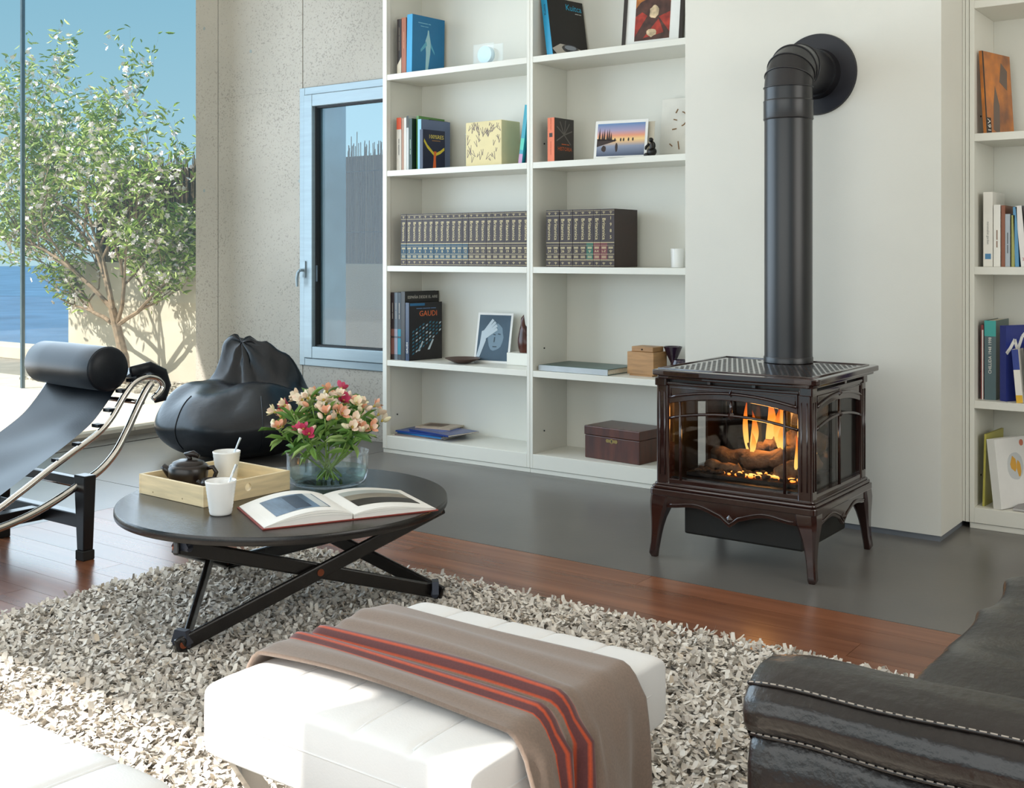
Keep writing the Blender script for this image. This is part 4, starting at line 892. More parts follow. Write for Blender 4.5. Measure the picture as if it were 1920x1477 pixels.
def cup(loc, label, lean, az):
    o = thing('cup', label, 'cup', loc); pf = [(.028, 0), (.031, .003)]
    for k in range(18): z = .006+k*.005; pf.append((.031+.013*z/.096+(.0005 if k % 2 else -.0004), z))
    pf += [(.0442, .096), (.0425, .097), (.040, .090), (.030, .010), (.001, .008)]
    part('body', MB().lathe(pf, 40), porcelain, o, smooth=True)
    s_ = thing('teaspoon', 'silver teaspoon standing in the '+('front' if 'front' in label else 'tray')+' white cup', 'spoon', (loc[0], loc[1], loc[2]+.010)); d = Vector((math.cos(az), math.sin(az), 0))
    part('stem', MB().tube([-d*.018, -d*.018+d*lean*.6+Vector((0, 0, .07)), -d*.018+d*lean+Vector((0, 0, .128))], [.0022, .0022, .0038], 8), silver, s_, smooth=True); part('bowl', MB().sphere((-d.x*.018, -d.y*.018, .006), .008, 6, 10, (1, 1, .7)), silver, s_, smooth=True)
cup((-2.566, 2.118, TZ+.0005), 'white ribbed cup in front of the birch tray', .062, R(60)); cup((-2.885, 2.405, tz), 'white ribbed cup standing inside the birch tray', .062, R(50))
def teapot(loc, label, s_, rz, name):
    o = thing(name, label, 'teapot' if name == 'teapot' else 'jug', loc, rz); o.scale = (s_,)*3
    part('body', MB().lathe([(.045, 0), (.052, .004), (.060, .04), (.062, .066), (.056, .074), (.05, .076)], 40), teapotm, o, smooth=True, angle=60)
    part('spout', MB().tube([(-.052, 0, .042), (-.068, 0, .058), (-.080, 0, .070)], [.016, .012, .009], 14), teapotm, o, smooth=True)
    if name == 'teapot':
        l_ = part('lid', MB().lathe([(.05, .074), (.048, .082), (.03, .089), (.001, .091)], 36), teapotm, o, smooth=True, angle=60)
        part('lid_knob', MB().tube([(.004, 0, .090), (.004, 0, .096), (-.008, 0, .104), (.016, 0, .108), (.034, 0, .098)], [.009, .008, .009, .010, .006], 10), teapotm, l_, smooth=True)
        part('handle', MB().tube([(.056, 0, .062), (.078, 0, .066), (.088, 0, .05), (.080, 0, .028), (.058, 0, .02)], .007, 10), teapotm, o, smooth=True)
    else: part('rim', MB().lathe([(.054, .074), (.056, .080), (.05, .080), (.048, .074)], 30), teapotm, o, smooth=True)
teapot((-2.895, 2.262, tz), 'dark brown stoneware teapot inside the birch tray', 1.0, R(35), 'teapot'); teapot((-2.775, 2.255, tz), 'small dark brown stoneware jug beside the teapot', .55, R(35), 'milk_jug')

ob_ = thing('open_book', 'large open art book lying on the coffee table', 'book', (-2.212, 2.290, TZ+.0005), R(62.7)); PWd, PH = .25, .288
part('cover', MB().box(-PWd-.006, -.006, -.004, PH+.004, 0, .003).box(.006, PWd+.006, -.004, PH+.004, 0, .003).box(-.006, .006, -.004, PH+.004, 0, .002), flat('#8E3A30'), ob_)
def pagez(x, k): a = min(1, abs(x)/PWd); return .004+(.034 if x < 0 else .022)*k*(math.sin(PI*min(1, a*.96+.04))**.75)*(1-.35*a)+.006*k*(1-a)
for s_, nm in ((-1, 'left'), (1, 'right')):
    m = MB(); n = 20
    top = [(s_*(.002+(PWd-.002)*k/n), pagez(s_*(.002+(PWd-.002)*k/n), 1)) for k in range(n+1)]; bot = [(s_*PWd, .0031), (s_*.002, .0031)]
    part('page_block', MB().prism(top+bot, (0, PH, 0), (1, 0, 0), (0, 0, 1), (0, -PH, 0)), paper, ob_, smooth=True, angle=30)
    def sheet(f, u0, u1, v0, v1, lift, mm, name):
        part(name, MB().grid(lambda a, b_: (s_*(u0+(u1-u0)*a), v0+(v1-v0)*b_, pagez(s_*(u0+(u1-u0)*a), 1)+lift), 14, 2), mm, ob_, smooth=True)
    if s_ < 0:
        sheet(0, .05, .205, .045, .235, .0006, mat('photo_slate_blue', '#5A7086', .5, var=.3, ns=9, stretch=(3, .6, 1)), 'photo'); sheet(0, .10, .145, .06, .22, .001, mat('photo_navy', '#23364C', .5), 'photo_figure'); sheet(0, .055, .08, .045, .235, .001, mat('photo_pale', '#C9CCCB', .5), 'photo_band')
    else:
        sheet(0, .035, .225, .06, .245, .0006, mat('photo_sepia', '#8E8576', .5, var=.2, ns=6, stretch=(.6, 4, 1)), 'photo'); sheet(0, .035, .225, .06, .135, .001, mat('photo_dark_band', '#2E2822', .5), 'photo_band'); sheet(0, .035, .225, .195, .245, .001, mat('photo_sky_band', '#A9ADA8', .5), 'photo_band')
    for q in (.55, .75):
        part('loose_page', MB().grid(lambda a, b_: (s_*(.002+(PWd*(.99+.008*q))*a), PH*b_*1.0-.002*q, pagez(s_*(.002+PWd*a*.99), q)+.002*q), 16, 2), paper, ob_, smooth=True)

# ------------------------------------------------------------------ vase and flowers
VX, VY, VZ = -2.625, 2.60, TZ+.0005
def real_glass(name, tint=(1, 1, 1)):
    m = bpy.data.materials.new(name); m.use_nodes = True; b = m.node_tree.nodes['Principled BSDF']
    b.inputs['Transmission Weight'].default_value = 1; b.inputs['Roughness'].default_value = .01; b.inputs['IOR'].default_value = 1.45; b.inputs['Base Color'].default_value = (*tint, 1); return m
vs = thing('flower_vase', 'low round clear glass vase half full of water', 'vase', (VX, VY, VZ))
part('bowl', MB().lathe([(.05, 0), (.10, .001), (.122, .010), (.130, .035), (.131, .098), (.133, .104), (.127, .104), (.1265, .098), (.1255, .037), (.117, .016), (.09, .012), (.001, .012)], 56), glass, vs, smooth=True, angle=60)
part('water', MB().lathe([(.001, .0125), (.09, .0125), (.116, .0165), (.1245, .038), (.1245, .050), (.001, .050)], 48, cap=False), glass_mat('vase_water', (.90, .97, .93), gl=.6), vs, smooth=True, angle=50)
fleaf = [leafmesh(.062, .009).mesh('leaf', leafm[i]) for i in range(4)]
def petal_mesh(m_, L=.030, w=.0095, cup=.010):
    q = MB(); q.add([(0, 0, 0), (L*.45, w, cup*.6), (L*.45, 0, cup*.35), (L*.45, -w, cup*.6), (L*.8, w*.8, cup*.9), (L*.8, 0, cup*.7), (L*.8, -w*.8, cup*.9), (L, 0, cup)], [(0, 2, 1), (0, 3, 2), (1, 2, 5, 4), (2, 3, 6, 5), (4, 5, 7), (5, 6, 7)])
    return q.mesh('petal', m_, True)
pet = [petal_mesh(m_) for m_ in petalm]
core = [MB().sphere((0, 0, .004), .005, 5, 8, (1, 1, 1.6)).mesh('bloom', mat('bloom_centre', '#B9A24A', .6))]
budm = [MB().lathe([(.001, 0), (.006, .006), (.008, .016), (.005, .028), (.001, .032)], 8).mesh('bud', petalm[i], True) for i in (1, 2, 4)]
g = random.Random(21); NS = 19
words = ['cream and pink lily', 'peach lily', 'ivory lily', 'pink lily', 'pale cream lily']
for i in range(NS):
    ang = 2*PI*i/NS*1.0+g.uniform(-.15, .15); rad = (.165, .12, .065)[i % 3]*g.uniform(.9, 1.1); ht = (.175, .215, .245)[i % 3]*g.uniform(.92, 1.08)
    fo = thing('lily_stem', ('cream', 'deep pink', 'peach')[0 if i % 5 else 1]+' alstroemeria stem in the glass vase on the coffee table' if i % 4 else 'peach alstroemeria stem in the glass vase on the coffee table', 'flower', (VX, VY, VZ+.014), 0, 'flower stems in the vase')
    base = Vector((-.06*math.cos(ang)*g.uniform(.2, 1), -.06*math.sin(ang)*g.uniform(.2, 1), .004)); rim_ = Vector((.085*math.cos(ang)*rad/.16, .085*math.sin(ang)*rad/.16, .095)); tip = Vector((rad*math.cos(ang), rad*math.sin(ang), ht))
    part('stem', MB().tube([base, base.lerp(rim_, .5), rim_, rim_.lerp(tip, .55)+Vector((0, 0, .01)), tip], [.0028, .0028, .0026, .0024, .002], 6), stemm, fo, smooth=True)
    for k in range(14):
        t = g.uniform(.25, 1); p = rim_.lerp(tip, t) if t > .3 else rim_
        a = g.uniform(0, 2*PI); ob = part('leaf', fleaf[g.randrange(4)], None, fo, loc=p, rot=(g.uniform(-.6, .6), g.uniform(-.9, .5), a)); s_ = g.uniform(.8, 1.35); ob.scale = (s_,)*3
    pc_i = 3 if (i % 5 == 0 and i % 4) else (2 if i % 4 == 0 else g.choice((0, 1, 4)))
    for k in range(3):
        off = Vector((g.gauss(0, .022), g.gauss(0, .022), g.uniform(-.01, .025))); out = (Vector((math.cos(ang), math.sin(ang), 0))*.6+Vector((off.x*18, off.y*18, .7))).normalized()
        bl = part('bloom', core[0], None, fo, loc=tip+off, rot=out.to_track_quat('Z', 'Y').to_euler())
        for j in range(6):
            w_ = part('petal', pet[pc_i if j % 3 or pc_i == 3 else (1 if pc_i != 1 else 0)], None, bl, loc=(0, 0, .001*(j % 2)), rot=(0, -.75+.35*(j % 2), 2*PI*j/6)); s_ = g.uniform(.85, 1.1); w_.scale = (s_,)*3
    for k in range(2):
        a = g.uniform(0, 2*PI); d = Vector((math.cos(a), math.sin(a), .6)).normalized(); part('bud', budm[g.randrange(3)], None, fo, loc=tip+d*.02+Vector((0, 0, -.012)), rot=d.to_track_quat('Z', 'Y').to_euler())

# ------------------------------------------------------------------ rug
RX0, RX1, RY0, RY1 = -3.20, -.30, .55, 2.90
rug = thing('rug', 'grey beige shaggy felt strip rug under the coffee table', 'rug', ((RX0+RX1)/2, (RY0+RY1)/2, 0))
part('backing', MB().box(RX0+.02, RX1-.02, RY0+.02, RY1-.02, .0005, .014), wool, rug, world=True)
N = 95000; rs = np.random.RandomState(3)
cx = rs.uniform(RX0, RX1, N); cy = rs.uniform(RY0, RY1, N)
L = rs.uniform(.014, .030, N); wd = rs.uniform(.008, .016, N); az = rs.uniform(0, 2*np.pi, N); el = np.abs(rs.normal(.06, .24, N)).clip(0, 1.1); bend = rs.uniform(-.9, 1.1, N); roll = rs.normal(0, .28, N)
# three cross rows of two verts, curled
V = np.zeros((N, 6, 3))
for r_ in range(3):
    s_ = r_*.5; th_ = el+bend*(s_-.5); fx = L*s_*np.cos(th_); fz = L*s_*np.sin(th_)
    for k, sg in enumerate((-1, 1)):
        wv = wd*.5*sg*(1 if r_ == 1 else .72); lx, ly, lz = fx, wv*np.cos(roll), fz+wv*np.sin(roll)
        V[:, r_*2+k, 0] = cx+lx*np.cos(az)-ly*np.sin(az); V[:, r_*2+k, 1] = cy+lx*np.sin(az)+ly*np.cos(az); V[:, r_*2+k, 2] = lz
z0 = rs.uniform(.014, .034, N); V[:, :, 2] += (z0-np.minimum(V[:, :, 2].min(1), 0)*.6)[:, None]
V[:, :, 2] = V[:, :, 2].clip(.006, .062)
V[:, :, 0] -= (RX0+RX1)/2; V[:, :, 1] -= (RY0+RY1)/2
me = bpy.data.meshes.new('pile'); base = (np.arange(N)*6)[:, None]
quads = np.concatenate([base+np.array([[0, 1, 3, 2]]), base+np.array([[2, 3, 5, 4]])], 1).reshape(-1, 4)
me.vertices.add(N*6); me.vertices.foreach_set('co', V.reshape(-1)); me.loops.add(quads.size); me.loops.foreach_set('vertex_index', quads.reshape(-1).astype(np.int32))
me.polygons.add(len(quads)); me.polygons.foreach_set('loop_start', np.arange(len(quads), dtype=np.int32)*4); me.polygons.foreach_set('loop_total', np.full(len(quads), 4, dtype=np.int32))
me.update(); me.validate(); me.materials.append(feltm)
tag(part('pile', me, None, rug), kind='stuff')

# ------------------------------------------------------------------ ottomans and throw
def cushion(hx, hy, z0, z1, seams_x=(), n=60, p=7.0, groove=.008, puff=.012, seams_y=()):
    h = (z1-z0)/2; zc = (z0+z1)/2
    def shape(u, v, sgn):
        x, y = hx*u, hy*v; r_ = max(0, 1-abs(u)**p)**(1/p)*max(0, 1-abs(v)**p)**(1/p)
        z = h*r_+(puff*(1-u*u)*(1-v*v) if sgn > 0 else 0)
        if sgn > 0:
            for s_ in seams_x: z -= groove*math.exp(-((x-s_)/.006)**2)*min(1, r_*1.2)
            for s_ in seams_y: z -= groove*math.exp(-((y-s_)/.006)**2)*min(1, r_*1.2)
        return (x, y, zc+sgn*z)
    def mp(t): t = 2*t-1; return math.copysign(1-(1-abs(t))**1.7, t)
    m = MB(); m.grid(lambda a, b_: shape(mp(a), mp(b_), 1), n, n); m.grid(lambda a, b_: shape(mp(a), mp(b_), -1), n, n)
    return m
def ottoman(loc, label, rz=0):
    o = thing('ottoman', label, 'ottoman', loc, rz, None); hx, hy = .273, .272
    sx_ = [-.162, -.054, .054, .162]
    c = part('cushion', cushion(hx, hy, .275, .400, sx_, n=96, p=16, groove=.004, puff=.008), whiteleather, o, smooth=True)
    for s_ in sx_:
        part('piping', MB().tube([(s_, y, .400+.008*(1-(s_/hx)**2)*(1-(y/hy)**2)-.003-(.006*max(0, abs(y/hy)-.93)/.05)) for y in [hy*.955*(-1+2*k/24) for k in range(25)]], .0022, 6), whiteleather, c, smooth=True)
    pr = [(hx*.999*math.copysign(abs(math.cos(t))**.14, math.cos(t)), hy*.999*math.copysign(abs(math.sin(t))**.14, math.sin(t)), .345) for t in [2*PI*k/96 for k in range(96)]]
    part('edge_seam', MB().tube(pr, .0018, 6, closed=True), whiteleather, c, smooth=True)
    for y in (-.215, .215):
        for sg in (-1, 1):
            pts = []
            for k in range(25):
                t = k/24; x = sg*(-.262+.524*t); z = .262-.255*t-.10*math.sin(PI*t)*(.5-t)*1.2
                pts.append((x, y, max(.008, z)))
            q = MB(); 
            for a, b_ in zip(pts[:-1], pts[1:]): pass
            V_ = []; 
            for i, p in enumerate(pts):
                a = Vector(pts[max(0, i-1)]); b_ = Vector(pts[min(24, i+1)]); d = (b_-a).normalized(); nn = Vector((-d.z, 0, d.x))*.006
                V_ += [Vector(p)+nn+Vector((0, -.016, 0)), Vector(p)+nn+Vector((0, .016, 0)), Vector(p)-nn+Vector((0, .016, 0)), Vector(p)-nn+Vector((0, -.016, 0))]
            q.add(V_, [(i*4+j, i*4+(j+1) % 4, i*4+4+(j+1) % 4, i*4+4+j) for i in range(24) for j in range(4)]+[(3, 2, 1, 0), (96, 97, 98, 99)])
            part('leg', q, chrome, o, smooth=True, angle=40)
    for x in (-.254, .254): part('rail', MB().box(x-.012, x+.012, -.231, .231, .258, .268), chrome, o)
    for k in range(6): y = -.19+k*.076; part('strap', MB().box(-.268, .268, y-.022, y+.022, .268, .276), whiteleather, o, bevel=.002)
    return o
OX, OY = -1.200, 1.454
ottoman((OX, OY, .012), 'white leather ottoman on chrome crossed legs carrying the brown throw')
ottoman((-1.50, .665, .012), 'white leather ottoman in full sun with nothing on it')
tm = bpy.data.materials.new('wool_throw'); tm.use_nodes = True; n_ = tm.node_tree.nodes; l_ = tm.node_tree.links; bs_ = n_['Principled BSDF']
uvn = n_.new('ShaderNodeAttribute'); uvn.attribute_name = 'stripe'; rmp = n_.new('ShaderNodeValToRGB'); el_ = rmp.color_ramp.elements; rmp.color_ramp.interpolation = 'LINEAR'
taupe, orange, plum = lin('#8E7A6C'), lin('#D0542B'), lin('#6A3A3A')
el_[0].position = 0; el_[0].color = (*taupe, 1); el_[1].position = 1; el_[1].color = (*taupe, 1)
for p_, c_ in [q for b0 in (.205, .365) for q in ([(b0, taupe)]+[(b0+.004+.0195*k+d, orange if k % 2 == 0 else plum) for k in range(5) for d in ((0, .004) if k % 2 == 0 else (-.010, .014))]+[(b0+.089, taupe)])]: el_.new(p_).color = (*c_, 1)
nz_ = n_.new('ShaderNodeTexNoise'); nz_.inputs['Scale'].default_value = 260; tcx = n_.new('ShaderNodeTexCoord'); l_.new(tcx.outputs['Object'], nz_.inputs['Vector'])
mxx = n_.new('ShaderNodeMix'); mxx.data_type = 'RGBA'; mxx.blend_type = 'MULTIPLY'; mxx.inputs[0].default_value = .35; l_.new(rmp.outputs[0], mxx.inputs[6]); l_.new(nz_.outputs[0], mxx.inputs[7])
l_.new(uvn.outputs['Fac'], rmp.inputs[0]); l_.new(mxx.outputs[2], bs_.inputs['Base Color']); bs_.inputs['Roughness'].default_value = .95; bs_.inputs['Sheen Weight'].default_value = .25
def throw():
    NU, NV = 110, 90; hx = .273; V_ = []; A_ = []
    for i in range(NU):
        s_ = i/(NU-1)*1.06           # metres of cloth along the length
        for j in range(NV):
            t = j/(NV-1); A_.append(t)
            gather = 1-.10*min(1, max(0, (s_-.6)/.4))
            y = -.178+.338*t*gather+(.010*math.sin(5*s_+3*t))+.02*s_*(1-t)
            fold = .010*math.exp(-((t-.26)/.035)**2)+.012*math.exp(-((t-.42)/.04)**2)-.006*math.exp(-((t-.335)/.03)**2)+.006*math.exp(-((t-.12)/.05)**2)*max(0, math.sin(4*s_))
            fold += .005*math.sin(9*t+7*s_)*math.sin(2.3*s_+1)+.004*math.exp(-((t-.62+.15*s_)/.035)**2)+.006*math.exp(-((t-.72-.08*math.sin(3*s_))/.07)**2)
            top = .412+.009*(1-(2*s_/.62-1)**2 if s_ < .62 else 0)
            L0 = .055; Lt = 2*hx+.012
            if s_ < L0: x = -hx-.010; z = top-.030-(L0-s_)*.9; x += .0; f = fold*.6; P0 = (x-f, y, z)
            elif s_ < L0+Lt:
                q = (s_-L0)/Lt; x = -hx-.008+q*(2*hx+.020); ed = max(0, 1-q/.05)**2*.030+max(0, 1-(1-q)/.06)**2*.032; P0 = (x, y, top+fold-ed)
            else:
                q = s_-L0-Lt; x = hx+.016+.018*math.sin(min(1, q/.15)*PI/2)+.02*q; wave = .022*math.sin(11*t+1.2)*min(1, q/.12)+fold*1.6; P0 = (x+wave, y+.012*math.sin(8*t)*min(1, q/.2), top-.034-q*.98)
            V_.append((P0[0], P0[1], max(.05, P0[2]+.010)))
    F_ = [(i*NV+j, (i+1)*NV+j, (i+1)*NV+j+1, i*NV+j+1) for i in range(NU-1) for j in range(NV-1)]
    m = MB(); m.add(V_, F_); me = m.mesh('throw', tm, True); at = me.attributes.new('stripe', 'FLOAT', 'POINT'); at.data.foreach_set('value', A_); return me
o = part('throw', throw(), None, loc=(OX, OY, 0)); tag(o, 'taupe wool throw with orange stripes draped over the white ottoman', 'blanket')
sm = o.modifiers.new('solid', 'SOLIDIFY'); sm.thickness = .006; sm.offset = 1

# ------------------------------------------------------------------ sofa
sf = thing('sofa', 'dark espresso leather sofa with pale stitched seams', 'sofa', (.1, 1.9, 0))
def arm():
    prof = [(1.36, .10), (1.325, .30), (1.318, .40), (1.318, .46), (1.326, .485), (1.336, .497), (1.318, .506), (1.307, .520), (1.304, .535), (1.309, .551), (1.328, .567), (1.345, .574), (1.375, .581), (1.41, .581), (1.45, .568), (1.51, .536), (1.548, .50), (1.566, .46), (1.575, .30), (1.56, .10)]
    pr = []
    for i in range(len(prof)-1):
        for k in range(4): t = k/4; pr.append((prof[i][0]*(1-t)+prof[i+1][0]*t, prof[i][1]*(1-t)+prof[i+1][1]*t))
    pr.append(prof[-1]); n = len(pr); cy_, cz = 1.44, .36; nx = 60
    def fn(a, b_):
        x = -.605+1.15*a**1.5; j = int(round(b_*(n-1))); y, z = pr[j]; d = max(0, 1-(x+.605)/.05); k = math.sqrt(max(0, 1-d*d))*.22+.78 if d > 0 else 1
        if a == 0: k = .05
        x2 = x; w = .004*math.sin(23*x+9*z)*math.sin(17*y*3)+.005*math.sin(7*x+14*z)
        return (x2, cy_+(y-cy_)*k+w, cz+(z-cz)*(k*.25+.75 if a > 0 else .05)-.006*max(0, 1-(x+.605)/.12)**2)
    return MB().grid(fn, nx, n)
a_ = part('arm', arm(), brownleather, sf, world=True, smooth=True)
for y, z in ((1.3255, .566), (1.3285, .4975)):
    pts = []
    for k in range(50):
        x = -.600+1.10*k/49; d = max(0, 1-(x+.605)/.05); kk = math.sqrt(max(0, 1-d*d))*.22+.78 if d > 0 else 1
        w = .004*math.sin(23*x+9*z)*math.sin(17*y*3)+.005*math.sin(7*x+14*z); pts.append((x, 1.44+(y-1.44)*kk+w-.001, .36+(z-.36)*(kk*.25+.75)-.006*max(0, 1-(x+.605)/.12)**2+.001))
    part('piping', MB().tube(pts, .0032, 8), thread, a_, world=False, smooth=True) if False else None
    m = MB().tube(pts, .0030, 8); m.v = [(p[0]-.1, p[1]-1.9, p[2]) for p in m.v]; pc = part('piping', m, brownleather, a_, smooth=True)
    m = MB()
    for k in range(0, 49): 
        p, q = Vector(pts[k]), Vector(pts[k+1])
        for f0, f1 in ((.08, .42), (.58, .92)): m.tube([p.lerp(q, f0)+Vector((-.1, -1.9-.0025, .0022)), p.lerp(q, f1)+Vector((-.1, -1.9-.0025, .0022))], .0009, 4)
    tag(part('stitching', m, thread, pc, label='pale stitching'), kind='stuff')
def seat(y0, y1):
    m = cushion(.55, (y1-y0)/2, .30, .47, (), n=110, p=12, puff=.015); g_ = random.Random(4)
    m.v = [(x+.008*math.sin(30*y+4*z), y, z+.009*math.sin(26*y+6*math.sin(3*x))*(1 if z > .4 else .3)) for x, y, z in m.v]
    m.v = [(x+.035, y+(y0+y1)/2, z) for x, y, z in m.v]; return m
for y0, y1 in ((1.57, 2.98),): part('seat_cushion', seat(y0, y1), brownleather, sf, world=True, smooth=True)
part('base', MB().box(-.46, .55, 1.58, 3.0, .08, .31), brownleather, sf, world=True, bevel=.02)
for y0, y1 in ((1.59, 2.28), (2.29, 2.98)):
    m = cushion(.12, (y1-y0)/2, .44, .82, (), n=40, p=5, puff=.02); m.v = [(x+.36, y+(y0+y1)/2, z) for x, y, z in m.v]; part('back_cushion', m, brownleather, sf, world=True, smooth=True)
for x, y in ((-.5, 1.42), (.4, 1.42), (-.38, 2.9), (.45, 2.9)): part('foot', MB().box(x-.03, x+.03, y-.03, y+.03, .0 if y > 2 else .03, .11), blackwood, sf, world=True)
pl_ = thing('throw_pillow', 'olive grey fabric pillow with pale edging on the leather sofa', 'pillow', (-.155, 1.77, .492), (0, R(3), R(10)))
m = cushion(.19, .17, 0, .11, (), n=30, p=3.2); part('cover', m, mat('olive_fabric', '#6E6A55', .9, var=.15, ns=60), pl_, smooth=True)
part('edging', MB().tube([(.19*math.copysign(abs(math.cos(t))**.5, math.cos(t)), .17*math.copysign(abs(math.sin(t))**.5, math.sin(t)), .055) for t in [2*PI*k/60 for k in range(60)]], .004, 6, closed=True), thread, pl_, smooth=True)

# ------------------------------------------------------------------ chaise longue
cl_ = thing('chaise_longue', 'black leather reclining chaise longue on a chromed tube frame', 'chair', (-3.91, 2.1, 0))
XR, XL = -3.655, -4.165
up_ = [(2.690, .545), (2.722, .566), (2.735, .592), (2.715, .618), (2.675, .630), (2.635, .625), (2.600, .607), (2.565, .570), (2.540, .535), (2.515, .500), (2.480, .464), (2.435, .432), (2.35, .388), (2.25, .335), (2.15, .278), (2.05, .225), (1.95, .19), (1.85, .185), (1.72, .235), (1.60, .31), (1.50, .345), (1.3, .30), (1.05, .22)]
low_ = [(2.685, .605), (2.66, .578), (2.62, .515), (2.575, .436), (2.525, .362), (2.46, .306), (2.38, .27), (2.28, .226), (2.18, .192), (2.06, .168), (1.90, .150), (1.72, .155), (1.55, .185), (1.40, .23), (1.25, .265), (1.05, .225)]
def smoothp(P_, n=6):
    o = []
    for i in range(len(P_)-1):
        p0, p1, p2, p3 = P_[max(0, i-1)], P_[i], P_[i+1], P_[min(len(P_)-1, i+2)]
        for k in range(n):
            t = k/n; o.append(tuple(.5*((2*p1[c])+(-p0[c]+p2[c])*t+(2*p0[c]-5*p1[c]+4*p2[c]-p3[c])*t*t+(-p0[c]+3*p1[c]-3*p2[c]+p3[c])*t**3) for c in range(2)))
    return o+[P_[-1]]
for X_ in (XR, XL):
    part('upper_tube', MB().tube([(X_, y, z) for y, z in smoothp(up_)], .0115, 12), chrome, cl_, world=True, smooth=True)
    part('lower_tube', MB().tube([(X_, y, z) for y, z in smoothp(low_)], .0135, 12), chrome, cl_, world=True, smooth=True)
for y, z, r_ in ((2.645, .535, .009), (2.40, .255, .008), (1.5, .20, .009), (2.05, .215, .008)): part('cross_tube', MB().tube([(XR, y, z), (XL, y, z)], r_, 10), chrome, cl_, world=True, smooth=True)
sl = [(2.735, .600), (2.70, .637), (2.655, .645), (2.60, .630), (2.555, .590), (2.50, .522), (2.44, .462), (2.35, .405), (2.25, .350), (2.15, .292), (2.05, .240), (1.95, .205), (1.85, .200), (1.72, .250), (1.60, .325), (1.50, .360), (1.3, .315), (1.05, .235)]
sp2 = smoothp(sl); ns_ = len(sp2)
def sling(a, b_): y, z = sp2[int(round(a*(ns_-1)))]; x = -4.135+.45*b_; sag = .012*math.sin(PI*b_)*(1 if .1 < a < .9 else .3); wr = .003*math.sin(40*a+6*b_)*math.sin(PI*b_); return (x, y, z-sag+wr+.012)
part('leather_sling', MB().grid(sling, ns_, 24), blackleather, cl_, world=True, smooth=True); o = cl_.children[-1]; q = o.modifiers.new('solid', 'SOLIDIFY'); q.thickness = .016
stp = MB()
for k in range(7): 
    a = .12+.055*k; y, z = sp2[int(a*(ns_-1))]; part('strap', MB().box(-3.69, XR+.004, y-.013, y+.013, z-.018, z-.006), blackleather, cl_, world=True)
def rollm():
    m = MB(); pr = []
    for k in range(9): a = PI/2*k/8; pr.append((.082*math.sin(a)**.8 if k else .001, -.235-.018*math.cos(a)))
    pr += [(.0835, -.12), (.084, 0), (.0835, .12)]
    for k in range(9): a = PI/2*(8-k)/8; pr.append((.082*math.sin(a)**.8 if k < 8 else .001, .235+.018*math.cos(a)))
    n = 36; V_ = []
    for r_, x in pr:
        for k in range(n): t = 2*PI*k/n; V_.append((x, r_*math.cos(t), r_*math.sin(t)))
    m.add(V_, [(i*n+k, i*n+(k+1) % n, (i+1)*n+(k+1) % n, (i+1)*n+k) for i in range(len(pr)-1) for k in range(n)]); return m
rl_ = part('head_roll', rollm(), blackleather, cl_, smooth=True, loc=(0, .425, .672), rot=(0, 0, R(-4)))
part('roll_seam', MB().tube([(.232, .082*math.cos(t), .082*math.sin(t)) for t in [2*PI*k/40 for k in range(40)]], .002, 6, closed=True), blackleather, rl_, smooth=True)
part('roll_strap', MB().tube([(XR-.01, 2.60, .655), (XR-.005, 2.68, .668), (XR, 2.735, .640), (XR, 2.752, .59), (XR, 2.735, .548), (XR, 2.70, .548)], .011, 10, flat=1.9), blackleather, cl_, world=True, smooth=True)
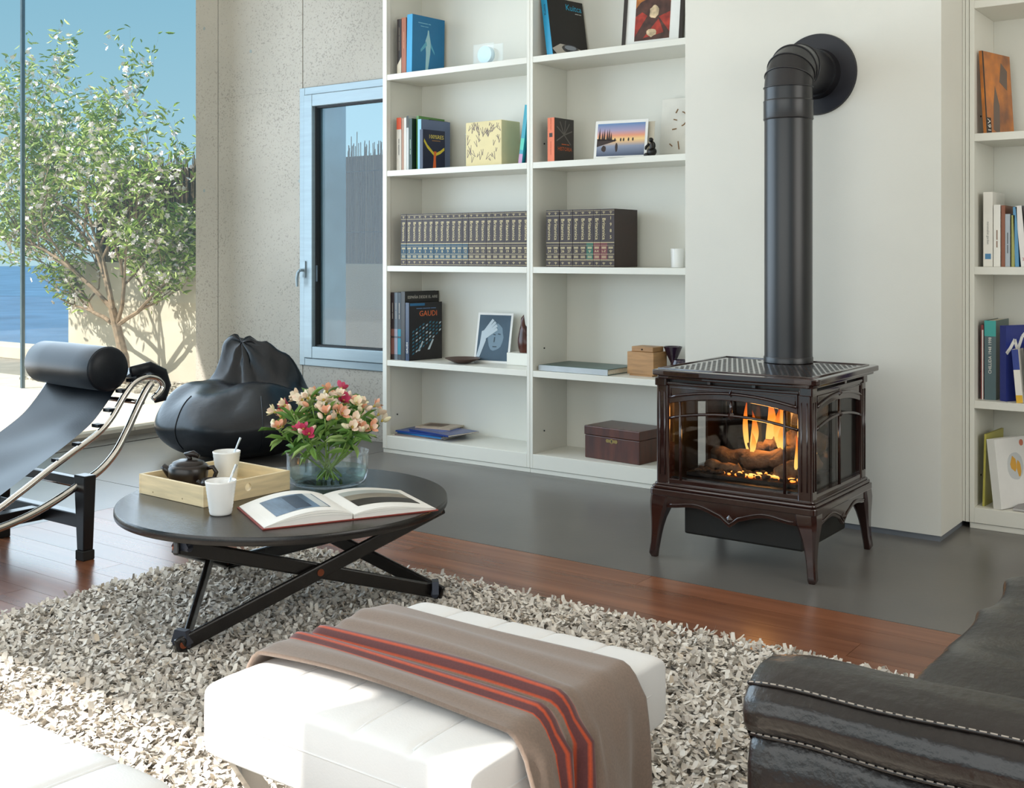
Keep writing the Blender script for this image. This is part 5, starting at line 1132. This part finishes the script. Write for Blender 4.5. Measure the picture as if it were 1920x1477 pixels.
for Yb in (2.385, 1.60):
    for X_ in (-3.633, -4.187):
        m = MB(); tp_, bt = (.036, .030), (.022, .022)
        V_ = [(X_+a*w, Yb+b_*d_, z) for z, w, d_ in ((.035, .021, .020), (.305, .034, .024)) for a, b_ in ((-1, -1), (1, -1), (1, 1), (-1, 1))]
        lg = part('leg', m.add(V_, [(0, 1, 5, 4), (1, 2, 6, 5), (2, 3, 7, 6), (3, 0, 4, 7), (0, 3, 2, 1), (4, 5, 6, 7)]), blackpaint, cl_, world=True, bevel=.004)
        m = MB().box(X_-.025, X_+.025, Yb-.024, Yb+.024, .0, .036); m.v = [(x+3.91, y-2.1, z) for x, y, z in m.v]; part('foot_pad', m, mat('black_rubber', '#1C1B1A', .7), lg, bevel=.004)
    part('crossbar', MB().box(-4.187, -3.633, Yb-.02, Yb+.02, .115, .165), blackpaint, cl_, world=True, bevel=.003); part('crossbar', MB().box(-4.187, -3.633, Yb-.015, Yb+.015, .262, .292), blackpaint, cl_, world=True, bevel=.003)
part('centre_beam', MB().box(-3.935, -3.885, 1.60, 2.385, .11, .16), blackpaint, cl_, world=True, bevel=.003)

# ------------------------------------------------------------------ beanbag
bb_ = thing('beanbag', 'large black leather beanbag slumped by the concrete wall', 'beanbag', (-4.86, 4.14, 0))
right = Vector((math.cos(R(36)), math.sin(R(36)), 0)); back = Vector((-math.sin(R(36)), math.cos(R(36)), 0))
def bean(a, b_):
    th_ = 2*PI*b_; ph = PI*a                     # a: 0 bottom .. 1 top
    r_ = math.sin(ph); zz = -math.cos(ph); ex = .455*(abs(r_)**.7)
    x = ex*math.cos(th_); y = .43*(abs(r_)**.75)*math.sin(th_); z = .19+.19*zz if zz < 0 else .19+.23*zz
    if zz > 0:
        y += .13*zz**2
        taper = 1-.10*zz; x *= taper; y *= taper
        s_ = math.exp(-((y-.15)/.085)**2)*(.5+.5*math.tanh((x+.15)/.03))*(.5-.5*math.tanh((x-.31)/.05)); z += (.215-.30*max(0, x+.08))*s_*zz**.5
        z -= .075*math.exp(-((y-.01)/.055)**2)*math.exp(-((x-.10)/.19)**2)*zz
        z += .02*s_*math.sin(34*x)**2
        z += .014*math.sin(13*x+5*y)*zz+.012*math.sin(21*y-9*x)*zz+.010*abs(math.sin(16*x-7*y))*zz
        x += .02*s_*math.sin(17*z)
    x += .006*math.sin(9*th_+11*z); y += .006*math.cos(7*th_+13*z)
    z = max(.0, z); p = right*x+back*y; return (p.x, p.y, z)
part('body', MB().grid(bean, 60, 96, cv=True), beanleather, bb_, smooth=True)
for b0 in (.655, .83, .10):
    part('seam', MB().tube([Vector(bean(.30+.42*k/20, b0))*1.003 for k in range(21)], .003, 6), beanleather, bb_, smooth=True)
